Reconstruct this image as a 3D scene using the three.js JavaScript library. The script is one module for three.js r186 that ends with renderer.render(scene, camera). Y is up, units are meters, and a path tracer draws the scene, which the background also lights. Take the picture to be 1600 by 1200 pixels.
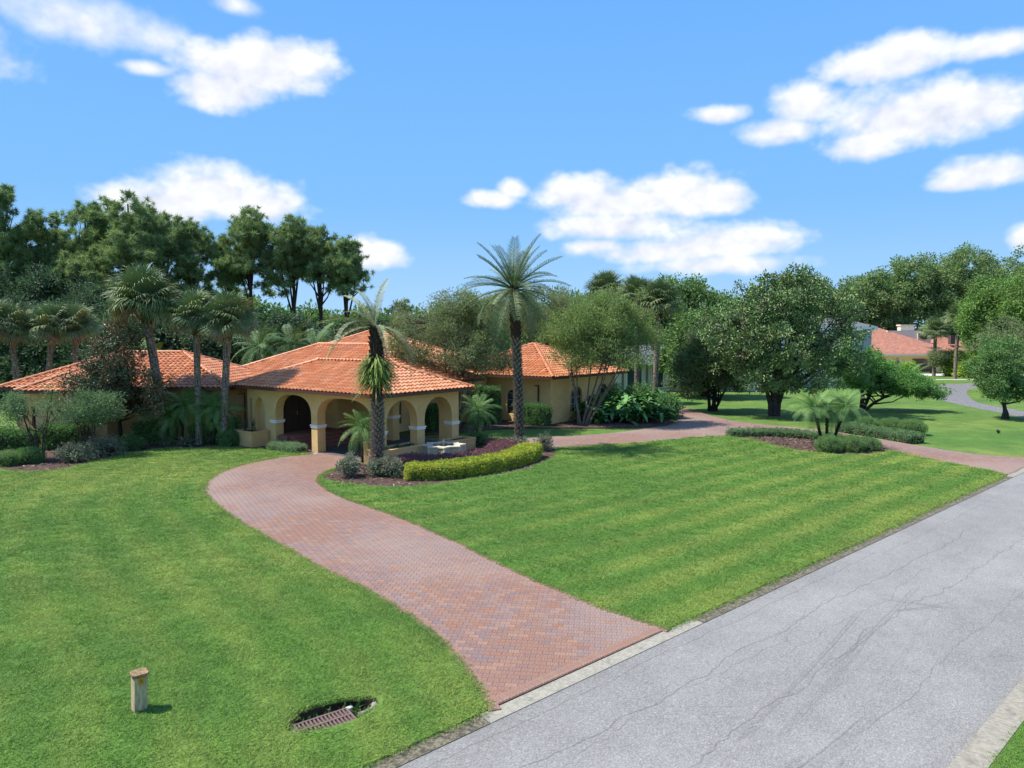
import * as THREE from 'three';
import { mergeGeometries } from 'three/addons/utils/BufferGeometryUtils.js';
import { ImprovedNoise } from 'three/addons/math/ImprovedNoise.js';

// ---------- camera, sky, sun, exposure ----------
const scene = new THREE.Scene();
const camera = new THREE.PerspectiveCamera(56.78, 4 / 3, 0.1, 3000);
camera.position.set(0, 6.2, 0);
camera.rotation.x = -Math.atan(75 / 1110);
const renderer = new THREE.WebGLRenderer({ antialias: true });
renderer.toneMapping = THREE.LinearToneMapping;
renderer.toneMappingExposure = 1.45;
renderer.shadowMap.enabled = true;

const R = (d) => d * Math.PI / 180;
const SUN_ELEV = 57, sunDir = new THREE.Vector3(-0.998 * Math.cos(R(SUN_ELEV)), Math.sin(R(SUN_ELEV)), -0.07 * Math.cos(R(SUN_ELEV))).normalize();
const sun = new THREE.DirectionalLight(new THREE.Color().setRGB(1, 0.945, 0.84), 5.0);
sun.name = 'sun';
sun.position.copy(sunDir).multiplyScalar(150).add(new THREE.Vector3(0, 0, -40));
sun.target.position.set(0, 0, -40);
sun.castShadow = true; sun.shadow.radius = 1; sun.shadow.mapSize.set(4096, 4096);
Object.assign(sun.shadow.camera, { left: -90, right: 90, top: 90, bottom: -90, near: 1, far: 400 });
scene.add(sun, sun.target);

function mulberry(a) { return () => { a = (a + 0x6d2b79f5) | 0; let t = Math.imul(a ^ (a >>> 15), 1 | a); t = (t + Math.imul(t ^ (t >>> 7), 61 | t)) ^ t; return ((t ^ (t >>> 14)) >>> 0) / 4294967296; }; }
const perm = [];                                  // a seeded lattice noise of our own, the same on every run
{ const r = mulberry(77); for (let i = 0; i < 256; i++) perm[i] = i; for (let i = 255; i > 0; i--) { const j = Math.floor(r() * (i + 1)); [perm[i], perm[j]] = [perm[j], perm[i]]; } for (let i = 0; i < 256; i++) perm[256 + i] = perm[i]; }
const lat = new Float32Array(512); { const r = mulberry(5); for (let i = 0; i < 512; i++) lat[i] = r() * 2 - 1; }
function n2(x, y) {
  const xi = Math.floor(x), yi = Math.floor(y), fx = x - xi, fy = y - yi, u = fx * fx * (3 - 2 * fx), v = fy * fy * (3 - 2 * fy), X = xi & 255, Y = yi & 255;
  const a = lat[perm[perm[X] + Y]], b = lat[perm[perm[(X + 1) & 255] + Y]], c = lat[perm[perm[X] + ((Y + 1) & 255)]], d = lat[perm[perm[(X + 1) & 255] + ((Y + 1) & 255)]];
  return a + (b - a) * u + (c - a) * v + (a - b - c + d) * u * v;
}
function fbm(x, y, o = 4, g = 0.5) { let s = 0, a = 1, t = 0; for (let i = 0; i < o; i++) { s += a * n2(x, y); t += a; a *= g; x = x * 2.03 + 17.3; y = y * 2.03 + 9.1; } return s / t; }
const clamp = (x, a = 0, b = 1) => Math.min(b, Math.max(a, x)), sstep = (a, b, x) => { const t = clamp((x - a) / (b - a)); return t * t * (3 - 2 * t); }, lerp = (a, b, t) => a + (b - a) * t;
const gauss = (r) => (r() + r() + r() + r() - 2) * 1.0;

{ // the sky: clear air, fair-weather cumulus all round
  const W = 4096, H = 2048, data = new Float32Array(W * H * 4), pn = new ImprovedNoise();
  // [azimuth, elevation, half width, half height, density] in degrees
  const puffs = [[-30.3, 20.2, 5.2, 1.8, .22], [-25.7, 20.1, 2.2, 1.3, .12], [-19.8, 18.8, 4.8, 1.8, 1], [-17.5, 19.7, 4, 1.4, 1], [-21.6, 17.4, 3, 1.6, 1], [-26.6, 18.1, 1.7, .5, .4], [-20.5, 22.8, 1.5, .7, .2], [-26, 9.3, 3.8, 1.5, 1], [-22.6, 10.4, 3.9, 1.9, 1], [-19.5, 9.8, 3.2, 1.6, 1], [-10.9, 6.3, 2.3, 1.3, 1], [26.9, 18.3, 3.8, 1.2, 1], [28.5, 18.9, 1.8, 1, 1], [29, 14.8, 5.3, 2, 1], [32.3, 14.9, 3, 1.7, 1], [22, 16.3, 2.4, 1.5, .8], [16, 16.2, 2.2, .6, .7], [20.3, 14.8, 2.5, 1, .7], [25.9, 13.2, 2.3, 1.1, .9], [33.3, 18.3, 2.4, .9, .7], [33.2, 10.7, 2.7, 1, 1], [31.8, 10.2, 1.8, .6, .9], [35.5, 6.3, .9, .8, .8], [-1.8, 10.7, 1.9, .7, .9], [0, 11.5, 1.2, .8, .8], [5.6, 11, 3.4, 1.4, 1], [8.1, 10.2, 4.8, 1.4, 1], [13, 10.7, 4.4, 1.7, 1], [15.9, 10.4, 2.3, 1.4, 1], [8.1, 8.5, 5.3, 1.3, .8], [16.4, 7.1, 5.2, 1.3, 1], [18.7, 7.3, 2.7, .9, 1], [12.1, 6.5, 5.7, 1, .7], [6.6, 7, 2.5, .7, .7], [15.9, 5.4, 5.5, .8, .6]];
  const r = mulberry(31);
  for (let i = 0; i < 52; i++) { // the same kind of clouds over the rest of the sky
    const az = 44 + r() * 272, el = 4 + 62 * Math.pow(r(), 1.5), w = 3 + r() * 5;
    for (let k = 0; k < 4; k++) puffs.push([az + (r() - .5) * w * 1.8 / Math.cos(R(el)), el + (r() - .4) * w * .4, w * (.5 + r() * .6), w * (.22 + r() * .2), .6 + r() * .4]);
  }
  const cell = new Map();
  for (const p of puffs) for (let a = Math.floor((p[0] - p[2] * 1.7 / Math.cos(R(p[1]))) / 4); a <= Math.floor((p[0] + p[2] * 1.7 / Math.cos(R(p[1]))) / 4); a++) for (let e = Math.floor((p[1] - p[3] * 1.9) / 4); e <= Math.floor((p[1] + p[3] * 1.9) / 4); e++) { const k = ((a + 900) % 90) * 40 + e; if (!cell.has(k)) cell.set(k, []); cell.get(k).push(p); }
  const zen = [0.10, 0.31, 0.86], top = [0.145, 0.425, 1.0], mid = [0.23, 0.545, 1.02], low = [0.43, 0.71, 1.04];
  for (let j = 0; j < H; j++) {
    const el = ((j + .5) / H - .5) * 180, ce = Math.cos(R(el)), se = Math.sin(R(el));
    const base = [0, 1, 2].map((c) => el < 0 ? 0.12 : el < 12 ? lerp(low[c], mid[c], sstep(0, 12, el)) : el < 30 ? lerp(mid[c], top[c], (el - 12) / 18) : lerp(top[c], zen[c], sstep(30, 80, el)));
    for (let i = 0; i < W; i++) {
      const o = (j * W + i) * 4; data[o + 3] = 1;
      let c0 = base[0], c1 = base[1], c2 = base[2];
      if (el > 0) {
        const round = ((i + .5) / W - .5) * 360, az = ((round + 90 + 540) % 360) - 180;   // azimuth 0 = the way the camera looks
        const list = cell.get((((Math.floor(az / 4)) + 900) % 90) * 40 + Math.floor(el / 4));
        if (list) {
          let best = -9, bot = 0, wsum = 0;
          const x = Math.cos(R(round)) * ce, z = Math.sin(R(round)) * ce;
          let any = false;
          for (const p of list) { let da = az - p[0]; if (da > 180) da -= 360; if (da < -180) da += 360; const dx = da * ce / p[2], dy = (el - p[1]) / p[3]; if (dx * dx + dy * dy < 3.2) { any = true; break; } }
          if (any) {
            let f = 0, a = 1, k = 24; for (let q = 0; q < 6; q++) { f += a * pn.noise(x * k, se * k * 1.4, z * k); a *= .56; k *= 2.1; }
            for (const p of list) {
              let da = az - p[0]; if (da > 180) da -= 360; if (da < -180) da += 360;
              const dx = da * ce / p[2] / 1.12; let dy = (el - p[1]) / p[3] / 1.18; const under = dy < 0; if (under) dy *= 1.25;
              const d = (1 - Math.sqrt(dx * dx + dy * dy)) , s = d * 1.35 + f * .42 + .33, al = s * (.42 + .58 * p[4]);
              if (al > best) best = al;
              const wgt = Math.max(0, d + .4); bot += wgt * clamp(-(el - p[1]) / p[3] * .5 + .35); wsum += wgt;
            }
            const soft = 1.08, al = Math.pow(sstep(0.06, soft, best), .85) * .985, grey = wsum ? bot / wsum : 0, t = clamp(grey * .7 - f * .55 + .08) * sstep(.25, 1.0, best + .1);
            c0 = lerp(c0, lerp(1.08, .72, t), al); c1 = lerp(c1, lerp(1.09, .765, t), al); c2 = lerp(c2, lerp(1.12, .91, t), al);
          }
        }
      }
      data[o] = c0 / 1.45; data[o + 1] = c1 / 1.45; data[o + 2] = c2 / 1.45;
    }
  }
  const t = new THREE.DataTexture(data, W, H, THREE.RGBAFormat, THREE.FloatType);
  t.mapping = THREE.EquirectangularReflectionMapping; t.magFilter = THREE.LinearFilter; t.minFilter = THREE.LinearFilter; t.needsUpdate = true;
  scene.background = t; scene.environment = t;
}

// ---------- helpers ----------
const taken = new Map();
function numbered(name) { const n = taken.get(name) ?? 0; taken.set(name, n + 1); return n ? name + '_' + String(n).padStart(3, '0') : name; }
function tag(o, label, category, group, kind) { if (label) o.userData.label = label; if (category) o.userData.category = category; if (group) o.userData.group = group; if (kind) o.userData.kind = kind; return o; }
function thing(name, label, category, [x, y, z] = [0, 0, 0], turn = 0, group) { const o = new THREE.Group(); o.name = numbered(name); o.position.set(x, y, z); o.rotation.y = turn; scene.add(o); return tag(o, label, category, group); }
function part(name, geo, mat, parent, kind) { const m = new THREE.Mesh(geo, mat); m.name = parent === scene ? numbered(name) : name; m.castShadow = m.receiveShadow = true; if (kind) m.userData.kind = kind; parent.add(m); return m; }
function struct(name, geo, mat) { const m = part(name, geo, mat, scene); m.userData.kind = 'structure'; return m; }
function copies(name, geo, mat, mats, colors, parent, kind = 'stuff') {
  const m = new THREE.InstancedMesh(geo, mat, mats.length); m.name = parent === scene ? numbered(name) : name; m.castShadow = m.receiveShadow = true;
  for (let i = 0; i < mats.length; i++) { m.setMatrixAt(i, mats[i]); if (colors) m.setColorAt(i, colors[i]); }
  if (kind) m.userData.kind = kind; parent.add(m); return m;
}
const V3 = (x, y, z) => new THREE.Vector3(x, y, z), lin = (r, g, b) => new THREE.Color().setRGB(r, g, b);
const M4 = (p, q, s) => new THREE.Matrix4().compose(p, q, typeof s === 'number' ? V3(s, s, s) : s), EQ = (x, y, z, o = 'YXZ') => new THREE.Quaternion().setFromEuler(new THREE.Euler(x, y, z, o));
function box(w, h, d, x = 0, y = 0, z = 0) { return new THREE.BoxGeometry(w, h, d).translate(x, y, z); }
function inPoly(x, z, P) { let c = false; for (let i = 0, j = P.length - 1; i < P.length; j = i++) { const a = P[i], b = P[j]; if ((a[1] > z) !== (b[1] > z) && x < (b[0] - a[0]) * (z - a[1]) / (b[1] - a[1]) + a[0]) c = !c; } return c; }
function smooth(P, n = 6, closed = false) { const c = new THREE.CatmullRomCurve3(P.map((p) => V3(p[0], 0, p[1])), closed, 'centripetal'); return c.getPoints((P.length - (closed ? 0 : 1)) * n).map((v) => [v.x, v.z]); }
function distToPath(x, z, P) { let best = 1e9; for (let i = 0; i + 1 < P.length; i++) { const [ax, az] = P[i], [bx, bz] = P[i + 1], dx = bx - ax, dz = bz - az, t = clamp(((x - ax) * dx + (z - az) * dz) / (dx * dx + dz * dz + 1e-9)); best = Math.min(best, Math.hypot(x - ax - dx * t, z - az - dz * t)); } return best; }
function polyShape(P, holes = []) { const s = new THREE.Shape(P.map(([x, z]) => new THREE.Vector2(x, -z))); for (const h of holes) s.holes.push(new THREE.Path(h.map(([x, z]) => new THREE.Vector2(x, -z)))); return s; }
function sheet(P, y, holes) { const g = new THREE.ShapeGeometry(polyShape(P, holes)); g.rotateX(-Math.PI / 2); return g.translate(0, y, 0); }
function slab(P, y0, y1, holes) { const g = new THREE.ExtrudeGeometry(polyShape(P, holes), { depth: y1 - y0, bevelEnabled: false }); g.rotateX(-Math.PI / 2); return g.translate(0, y0, 0); }
function tube(pts, radii, seg = 7, cap = true) { // a tapered limb through points
  const pos = [], idx = [], uv = [], n = pts.length; let up = V3(0, 0, 1), len = 0;
  for (let i = 0; i < n; i++) {
    const t = pts[Math.min(i + 1, n - 1)].clone().sub(pts[Math.max(i - 1, 0)]).normalize();
    if (Math.abs(t.dot(up)) > .95) up = V3(1, 0, 0);
    const a = up.clone().cross(t).normalize(), b = t.clone().cross(a); up = b.clone().cross(t).negate().cross(t).lengthSq() > 1e-6 ? b : up;
    if (i) len += pts[i].distanceTo(pts[i - 1]);
    for (let k = 0; k <= seg; k++) { const w = k / seg * Math.PI * 2, c = Math.cos(w) * radii[i], s = Math.sin(w) * radii[i]; pos.push(pts[i].x + a.x * c + b.x * s, pts[i].y + a.y * c + b.y * s, pts[i].z + a.z * c + b.z * s); uv.push(k / seg, len); }
  }
  for (let i = 0; i + 1 < n; i++) for (let k = 0; k < seg; k++) { const p = i * (seg + 1) + k, q = p + seg + 1; idx.push(p, p + 1, q, p + 1, q + 1, q); }
  const g = new THREE.BufferGeometry(); g.setAttribute('position', new THREE.Float32BufferAttribute(pos, 3)); g.setAttribute('uv', new THREE.Float32BufferAttribute(uv, 2)); g.setIndex(idx); g.computeVertexNormals(); return g;
}
function tris(list, colors) { // a bag of triangles, flat shaded
  const g = new THREE.BufferGeometry(); g.setAttribute('position', new THREE.Float32BufferAttribute(list, 3)); if (colors) g.setAttribute('color', new THREE.Float32BufferAttribute(colors, 3)); g.computeVertexNormals(); return g;
}
function texture(w, h, f, srgb = true) { const d = new Uint8Array(w * h * 4); for (let j = 0; j < h; j++) for (let i = 0; i < w; i++) { const c = f(i / w, j / h, i, j), o = (j * w + i) * 4; d[o] = clamp(c[0]) * 255; d[o + 1] = clamp(c[1]) * 255; d[o + 2] = clamp(c[2]) * 255; d[o + 3] = 255; } const t = new THREE.DataTexture(d, w, h); t.magFilter = THREE.LinearFilter; t.wrapS = t.wrapT = THREE.RepeatWrapping; if (srgb) t.colorSpace = THREE.SRGBColorSpace; t.needsUpdate = true; return t; }
const toS = (l) => l <= .0031308 ? l * 12.92 : 1.055 * Math.pow(l, 1 / 2.4) - .055;
const std = (c, rough = .85, extra = {}) => new THREE.MeshStandardMaterial({ color: Array.isArray(c) ? lin(...c) : c, roughness: rough, ...extra });
const leafMat = (c, extra = {}) => new THREE.MeshPhysicalMaterial({ color: lin(...c), roughness: .92, transmission: .3, thickness: 0, side: THREE.DoubleSide, ...extra });
const grainTex = texture(512, 512, (u, v, i, j) => { const k = .5 + .5 * fbm(u * 64, v * 64, 3) * 1.2; return [k, k, k]; }, false);
const fineTex = (() => { const r = mulberry(9); return texture(512, 512, () => { const k = .3 + r() * .7; return [k, k, k]; }, false); })();
const rep = (t, a, b = a) => { const c = t.clone(); c.wrapS = c.wrapT = THREE.RepeatWrapping; c.repeat.set(a, b); c.needsUpdate = true; return c; };

// ---------- ground, road, drives, beds ----------
const RD = [0.747, -0.664], RN = [0.664, 0.747], R0 = [-2.04, -9.9];       // the road: direction, normal towards the near side, a point on its lawn edge
const rp = (s, d) => [R0[0] + RD[0] * s + RN[0] * d, R0[1] + RD[1] * s + RN[1] * d];
const driveL = smooth([[-0.4, -11.4], [-.75, -12.38], [-1.41, -13.84], [-2.23, -15.12], [-3.78, -17.08], [-5.6, -19.06], [-7.38, -21.19], [-9.42, -23.67], [-11.23, -26.17], [-12.23, -27.8], [-13, -30.04], [-13.2, -32.5], [-12.55, -34.7], [-11.5, -36.2], [-10.45, -36.95]], 4);
const driveR = smooth([[3.32, -14.68], [2.81, -15.15], [2.05, -15.85], [1.24, -16.86], [0, -18.52], [-1.53, -20.85], [-3.43, -23.42], [-5.1, -25.38], [-6.71, -27.23], [-7.96, -29.38], [-8.47, -31.01], [-8.4, -32.5], [-7.9, -33.6], [-7.2, -34.2]], 4);
const drive = [...driveL, [-10.2, -37.3], [-6.9, -34.85], ...driveR.slice().reverse()];
const loopNear = smooth([[-3.3, -40.1], [-1.6, -39.6], [1.07, -39.09], [3.59, -39.54], [7.44, -40.98], [10.87, -42.9], [13.3, -43.95], [16.2, -44.3], [18.3, -43.1], [19.55, -41.5], [20.5, -39.4], [20.95, -35.8], [21.8, -33], [22.15, -31.42]], 4);
const loopFar = smooth([[27.4, -36.08], [26.03, -35.9], [24.2, -37.0], [22.95, -39.8], [21.9, -43], [20.84, -45.67], [18.82, -48.3], [16.5, -50.8], [15.5, -54.9], [14.95, -62]], 4);
const loopBack = smooth([[13.6, -62], [12.7, -55], [11.5, -49.7], [8.45, -46.7], [5.21, -44.3], [1.17, -42.9], [-2.26, -42], [-5.5, -42.8]], 4);
const loop = [...loopNear, ...loopFar, ...loopBack];
const bedLeft = [...smooth([[-34, -36], [-28, -35.6], [-24.4, -33.2], [-22.6, -32.1], [-21.1, -32.3], [-20.6, -35], [-19.9, -38], [-16.9, -39.2], [-13.2, -38.3], [-10.75, -37.0]], 5), [-10.6, -38.4], [-15.8, -42], [-16.5, -46.5], [-36, -44]];
const bedIsland = [...smooth([[-7.75, -33.2], [-8.15, -32.2], [-8.25, -30.7], [-6.96, -29.45], [-5.24, -28.8], [-3.7, -29.05], [-1.67, -30.6], [.1, -32.0], [1.4, -34.15], [2.35, -37], [2.3, -38.9]], 5), [-1.5, -39.35], [-3.2, -39.6], [-6.6, -34.6]];
const bedLoop = [...smooth([[13.2, -43.6], [14.2, -42.4], [14.9, -39.6], [16.1, -37.4], [17.5, -36.7], [19.2, -37.1], [20.55, -38.2]], 5), [20.4, -39.3], [19.45, -41.4], [18.2, -43], [16.2, -44.15]];
const bedWing = [...smooth([[-6.2, -43.8], [-3.07, -45.4], [-1.3, -46.9], [2.2, -47.6], [5.7, -47.6], [8.8, -48.1], [11, -49.6], [12.4, -55], [13.2, -62]], 5), [6, -66], [-8, -56]];
const drainHole = []; for (let i = 0; i < 28; i++) { const a = i / 28 * Math.PI * 2, x = Math.cos(a) * .78 * (1 + .06 * Math.sin(3 * a + 1)), z = Math.sin(a) * .42 * (1 + .09 * Math.sin(2 * a)); drainHole.push([-2.97 + x * .81 + z * .586, -11.24 - x * .586 + z * .81]); }

// grass colour at a place: mown bands, dry and lush patches
function lawnColor(x, z) {
  const s = (x - R0[0]) * RD[0] + (z - R0[1]) * RD[1], d = -((x - R0[0]) * RN[0] + (z - R0[1]) * RN[1]);     // along and away from the road
  let p = fbm(x * .16 + 3, z * .16, 4), q = fbm(x * .7, z * .7 + 40, 3), w = fbm(x * .05 + 9, z * .05 + 2, 3);
  const band = inPoly(x, z, lawnMid) ? Math.tanh(1.8 * Math.sin((d + .3 * fbm(x * .1, z * .1, 2)) * 4.3)) * (.45 + .55 * sstep(2, 10, s)) : x < 0 && z > -42 ? Math.tanh(1.6 * Math.sin((distToPath(x, z, mowLine) + .3 * fbm(x * .12, z * .12, 2)) * 4.3)) * .5 : 0;
  const dry = clamp(.30 + .55 * p + .28 * q + .33 * band + .25 * w + .2 * fbm(x * 2.6 + 5, z * 2.6, 2)), lush = [.076, .178, .015], straw = [.185, .245, .040];
  const k = .93 + .12 * q;
  return [lerp(lush[0], straw[0], dry) * k, lerp(lush[1], straw[1], dry) * k, lerp(lush[2], straw[2], dry) * k];
}
const mowLine = driveL.filter((_, i) => i % 5 === 0), lawnLeft = [rp(-14, 0), rp(1.85, 0), ...driveL, ...bedLeft.slice(0, 46).reverse(), [-45, -36], [-45, -5]];
const lawnMid = [rp(7.08, 0), ...driveR.slice(0, 40), ...bedIsland.slice(11, 51), ...loopNear.slice(12, 23), ...bedLoop.slice(0, 31), ...loopNear.slice(43), rp(32, 0)];
const LT = 72, lawnTex = texture(2048, 2048, (u, v) => { const x = u * LT - 36, z = -(v * LT) + 10, c = lawnColor(x, z), g = .74 + .36 * (.5 + .5 * fbm(x * 5.5, z * 5.5, 3)) + .12 * fbm(x * 1.3, z * 1.3, 2); return [toS(c[0] * g), toS(c[1] * g), toS(c[2] * g)]; });
lawnTex.wrapS = lawnTex.wrapT = THREE.MirroredRepeatWrapping;
lawnTex.repeat.set(1 / LT, 1 / LT); lawnTex.offset.set(.5, 10 / LT);          // uv is (x, -z) in metres
const lawnMat = std([1, 1, 1], .95, { map: lawnTex, bumpMap: rep(grainTex, .25), bumpScale: .04 });
{
  const far = 900;
  struct('ground', sheet([[-far, 200], [far, 200], [far, -far], [-far, -far]], -.035, [drainHole]), lawnMat);
  for (const [P, holes] of [[lawnLeft, [drainHole]], [lawnMid, []]]) struct('lawn', slab(P, -.034, .045, holes), lawnMat);
  const nearVerge = [rp(-30, 5.98), rp(60, 5.98), rp(60, 30), rp(-30, 30)];
  struct('verge', slab(nearVerge, -.034, .05), lawnMat);
}
{ // blades of grass over the nearer lawns
  const r = mulberry(12), pos = [], col = [];
  for (let i = 0; i < 120; i++) {
    const x = (r() - .5) * .34, z = (r() - .5) * .34, a = r() * 6.283, h = .014 + r() * .026, w = .0034 + r() * .003, l = (.5 + r() * 1.5) * h, c = Math.cos(a), s = Math.sin(a), ln = r() * 6.283;
    const tx = x + Math.cos(ln) * l, tz = z + Math.sin(ln) * l, mx = x + Math.cos(ln) * l * .3, mz = z + Math.sin(ln) * l * .3;
    pos.push(x - c * w, 0, z - s * w, x + c * w, 0, z + s * w, mx + c * w * .8, h * .6, mz + s * w * .8, x - c * w, 0, z - s * w, mx + c * w * .8, h * .6, mz + s * w * .8, mx - c * w * .8, h * .6, mz - s * w * .8, mx - c * w * .8, h * .6, mz - s * w * .8, mx + c * w * .8, h * .6, mz + s * w * .8, tx, h, tz);
    const k = .72 + r() * .6, y = r() < .13 ? 1.35 : 1; for (let q = 0; q < 9; q++) col.push(k * y, k, k * (y > 1 ? 1.1 : .95));
  }
  const tuft = tris(pos, col), mat = leafMat([1, 1, 1], { vertexColors: true, transmission: .3, roughness: .9 }), ms = [], cs = [];
  const put = (x, z, y, s) => { ms.push(M4(V3(x, y, z), EQ((r() - .5) * .1, r() * 6.283, (r() - .5) * .1), V3(s, s * (.8 + r() * .5), s))); const c = lawnColor(x, z), k = 1.62 + (r() - .5) * .14; cs.push(lin(c[0] * k, c[1] * k, c[2] * k)); };
  const tests = [lawnLeft, lawnMid].map((P) => [P, P.map((p) => p[0])]);
  for (const [P, xs] of tests) {
    const x0 = Math.max(-24, Math.min(...xs)), x1 = Math.min(24, Math.max(...xs));
    for (let z = -46; z < -7.5; ) {
      const far = -z, st = far < 18 ? .17 : far < 26 ? .22 : far < 36 ? .3 : .4;
      for (let x = x0; x < x1; x += st) {
        if (Math.abs(x) > far * .78 + 1.5) continue;
        const px = x + (r() - .5) * st, pz = z + (r() - .5) * st;
        if (inPoly(px, pz, P) && !inPoly(px, pz, drainHole)) put(px, pz, .04, far < 18 ? 1 : far < 26 ? 1.15 : far < 36 ? 1.4 : 1.8);
      }
      z += st;
    }
  }
  const edge = (P, out) => { for (let i = 0; i + 1 < P.length; i++) { const [ax, az] = P[i], [bx, bz] = P[i + 1], n = Math.ceil(Math.hypot(bx - ax, bz - az) / .12); for (let k = 0; k < n; k++) { const t = (k + r()) / n; if (az < -42 || Math.abs(ax) > 27) continue; put(lerp(ax, bx, t) + out[0] + (r() - .5) * .1, lerp(az, bz, t) + out[1] + (r() - .5) * .1, .035, .9); } } };
  edge(driveL, [-.04, -.02]); edge(driveR, [.05, .03]); edge([rp(-9, -.06), rp(1.7, -.06)], [0, 0]); edge([rp(7.3, -.06), rp(31.5, -.06)], [0, 0]); edge(drainHole.slice(13), [-.02, -.05]); edge([rp(-2, 6.1), rp(12, 6.1)], [0, 0]);
  for (let s = -3; s < 13; s += .17) for (let d = 6.05; d < 9; d += .17) { const p = rp(s + r() * .17, d + r() * .17); put(p[0], p[1], .045, 1); }
  tag(copies('grass', tuft, mat, ms, cs, scene), 'short mown grass blades covering the front lawns', 'grass');
  console.log('grass', ms.length);
}
{ // the road: worn light asphalt with cracks, tyre marks and stains
  const W = 2048, H = 512, LX = 44, cv = document.createElement('canvas'); cv.width = W; cv.height = H;
  const c = cv.getContext('2d'), r = mulberry(41); c.fillStyle = '#000'; c.fillRect(0, 0, W, H);
  const X = (s) => (s + 6) / LX * W, Y = (d) => d / 5.7 * H;
  const crack = (s0, d0, s1, d1, w, j = .09) => { c.strokeStyle = 'rgba(255,0,0,.95)'; c.lineWidth = w; c.beginPath(); const n = Math.ceil(Math.abs(s1 - s0) / .22) + 3; let off = 0; for (let i = 0; i <= n; i++) { const t = i / n; off = off * .86 + (r() - .5) * j; c.lineTo(X(lerp(s0, s1, t)), Y(lerp(d0, d1, t) + off)); } c.stroke(); };
  crack(-5, .62, 16, .72, 1.5, .07); crack(-4, 1.5, 21, 1.75, 1.9, .12); crack(-3, 2.9, 20, 3.1, 1.8, .16); crack(2, 1.9, 12, 1.5, 1, .2); crack(6, 4.3, 30, 4.5, 1.2, .1); crack(16, .9, 36, 1.0, 1.1, .06); crack(8, 2.3, 19, 2.25, 1.2, .14); crack(18, 3.1, 34, 3.0, 1, .1);
  for (let i = 0; i < 20; i++) { const s = -3 + r() * 26, d = .6 + r() * 4.6; crack(s, d, s + (r() - .5) * 2.4, d + (r() - .5) * 1.2, .8, .15); }
  const skid = (s0, d0, s1, d1, w, a) => { for (let k = 0; k < 7; k++) { c.strokeStyle = `rgba(0,255,0,${1.5 * a * (.4 + r() * .8)})`; c.lineWidth = w / 3.2; const o = (r() - .5) * w * .022; c.beginPath(); c.moveTo(X(s0 + r() * .5), Y(d0 + o)); c.quadraticCurveTo(X((s0 + s1) / 2), Y((d0 + d1) / 2 + o + .12), X(s1 - r() * .6), Y(d1 + o)); c.stroke(); } };
  skid(4.2, 3.2, 11.5, 2.3, 9, .13); skid(4.8, 3.6, 10.5, 2.9, 7, .12); skid(2.8, 4.1, 6.9, 4.25, 11, .15); skid(1.5, 3.5, 5.2, 4.1, 9, .13); skid(7.6, 3.1, 14, 2.6, 9, .12); skid(11.6, 2.8, 13.6, 3.5, 8, .13); skid(12.2, 2.2, 13.2, 3.6, 7, .13); skid(3.2, 4.6, 5.4, 4.4, 10, .15); skid(8, 3.9, 12, 3.4, 5, .1);
  const g = c.getImageData(0, 0, W, H).data;
  const map = texture(W, H, (u, v, i, j) => {
    const o = ((H - 1 - j) * W + i) * 4, ck = g[o] / 255, sk = g[o + 1] / 255, s = u * LX, d = (1 - v) * 5.7;
    const sp = (r() - .5) * .17 + (r() < .05 ? .13 : 0), big = fbm(s * .35, d * .6, 4) * .055 + fbm(s * 2.2, d * 2.2, 3) * .025, dirt = Math.max(0, .5 - d) * .09 * (.6 + fbm(s * 1.5, d * 3, 3));
    let k = .212 + big * .8 + sp * .8 - dirt; k *= (1 - .4 * ck) * (1 - .55 * sk);
    return [toS(Math.max(.02, k * 1.03)), toS(Math.max(.02, k)), toS(Math.max(.02, k * .94 - dirt * .3))];
  });
  const P = [rp(-60, .3), rp(140, .3), rp(140, 5.62), rp(-60, 5.62)], gm = sheet(P, 0), uv = gm.attributes.uv, ps = gm.attributes.position;
  for (let i = 0; i < uv.count; i++) { const dx = ps.getX(i) - R0[0], dz = ps.getZ(i) - R0[1], s = dx * RD[0] + dz * RD[1], d = dx * RN[0] + dz * RN[1]; uv.setXY(i, (s + 6) / LX, 1 - d / 5.7); }
  map.wrapS = THREE.MirroredRepeatWrapping;
  struct('road', gm, std([1, 1, 1], .9, { map, bumpMap: rep(fineTex, 14, 2), bumpScale: .004 }));
  // concrete kerb sections either side
  const conc = [0, 1, 2].map((k) => std([[.35, .32, .265], [.32, .295, .24], [.37, .345, .29]][k], .92, { map: texture(256, 64, (u, v) => { const n = .9 + .14 * fbm(u * 70 + k * 9, v * 8, 4) - .08 * sstep(.15, .5, fbm(u * 12 + k, v * 2, 3)); return [n, n, n * .98]; }) }));
  const dirty = std([.23, .205, .155], .95, { bumpMap: grainTex, bumpScale: .01, map: texture(256, 64, (u, v) => { const n = .8 + .45 * fbm(u * 70, v * 8, 4); return [n, n, n * .94]; }) });
  const ks = new THREE.Group(); ks.name = 'kerb'; ks.userData.kind = 'structure'; scene.add(ks);
  const turn = Math.atan2(.664, .747), sec = (s0, s1, d0, d1, y, m) => { const g2 = box(s1 - s0 - .012, .12, d1 - d0), p = rp((s0 + s1) / 2, (d0 + d1) / 2), o = part('kerb_section', g2, m, ks); o.position.set(p[0], y - .06, p[1]); o.rotation.y = turn; };
  const rk = mulberry(3);
  for (let s = -16; s < 75; s += 3) { sec(s, s + 3, .0, .31, .012, s >= 1 && s < 7 ? conc[2] : s > 31 && s < 38 ? conc[0] : dirty); sec(s, s + 3, 5.6, 5.99, .06, conc[Math.floor(rk() * 3)]); }
}
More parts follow.
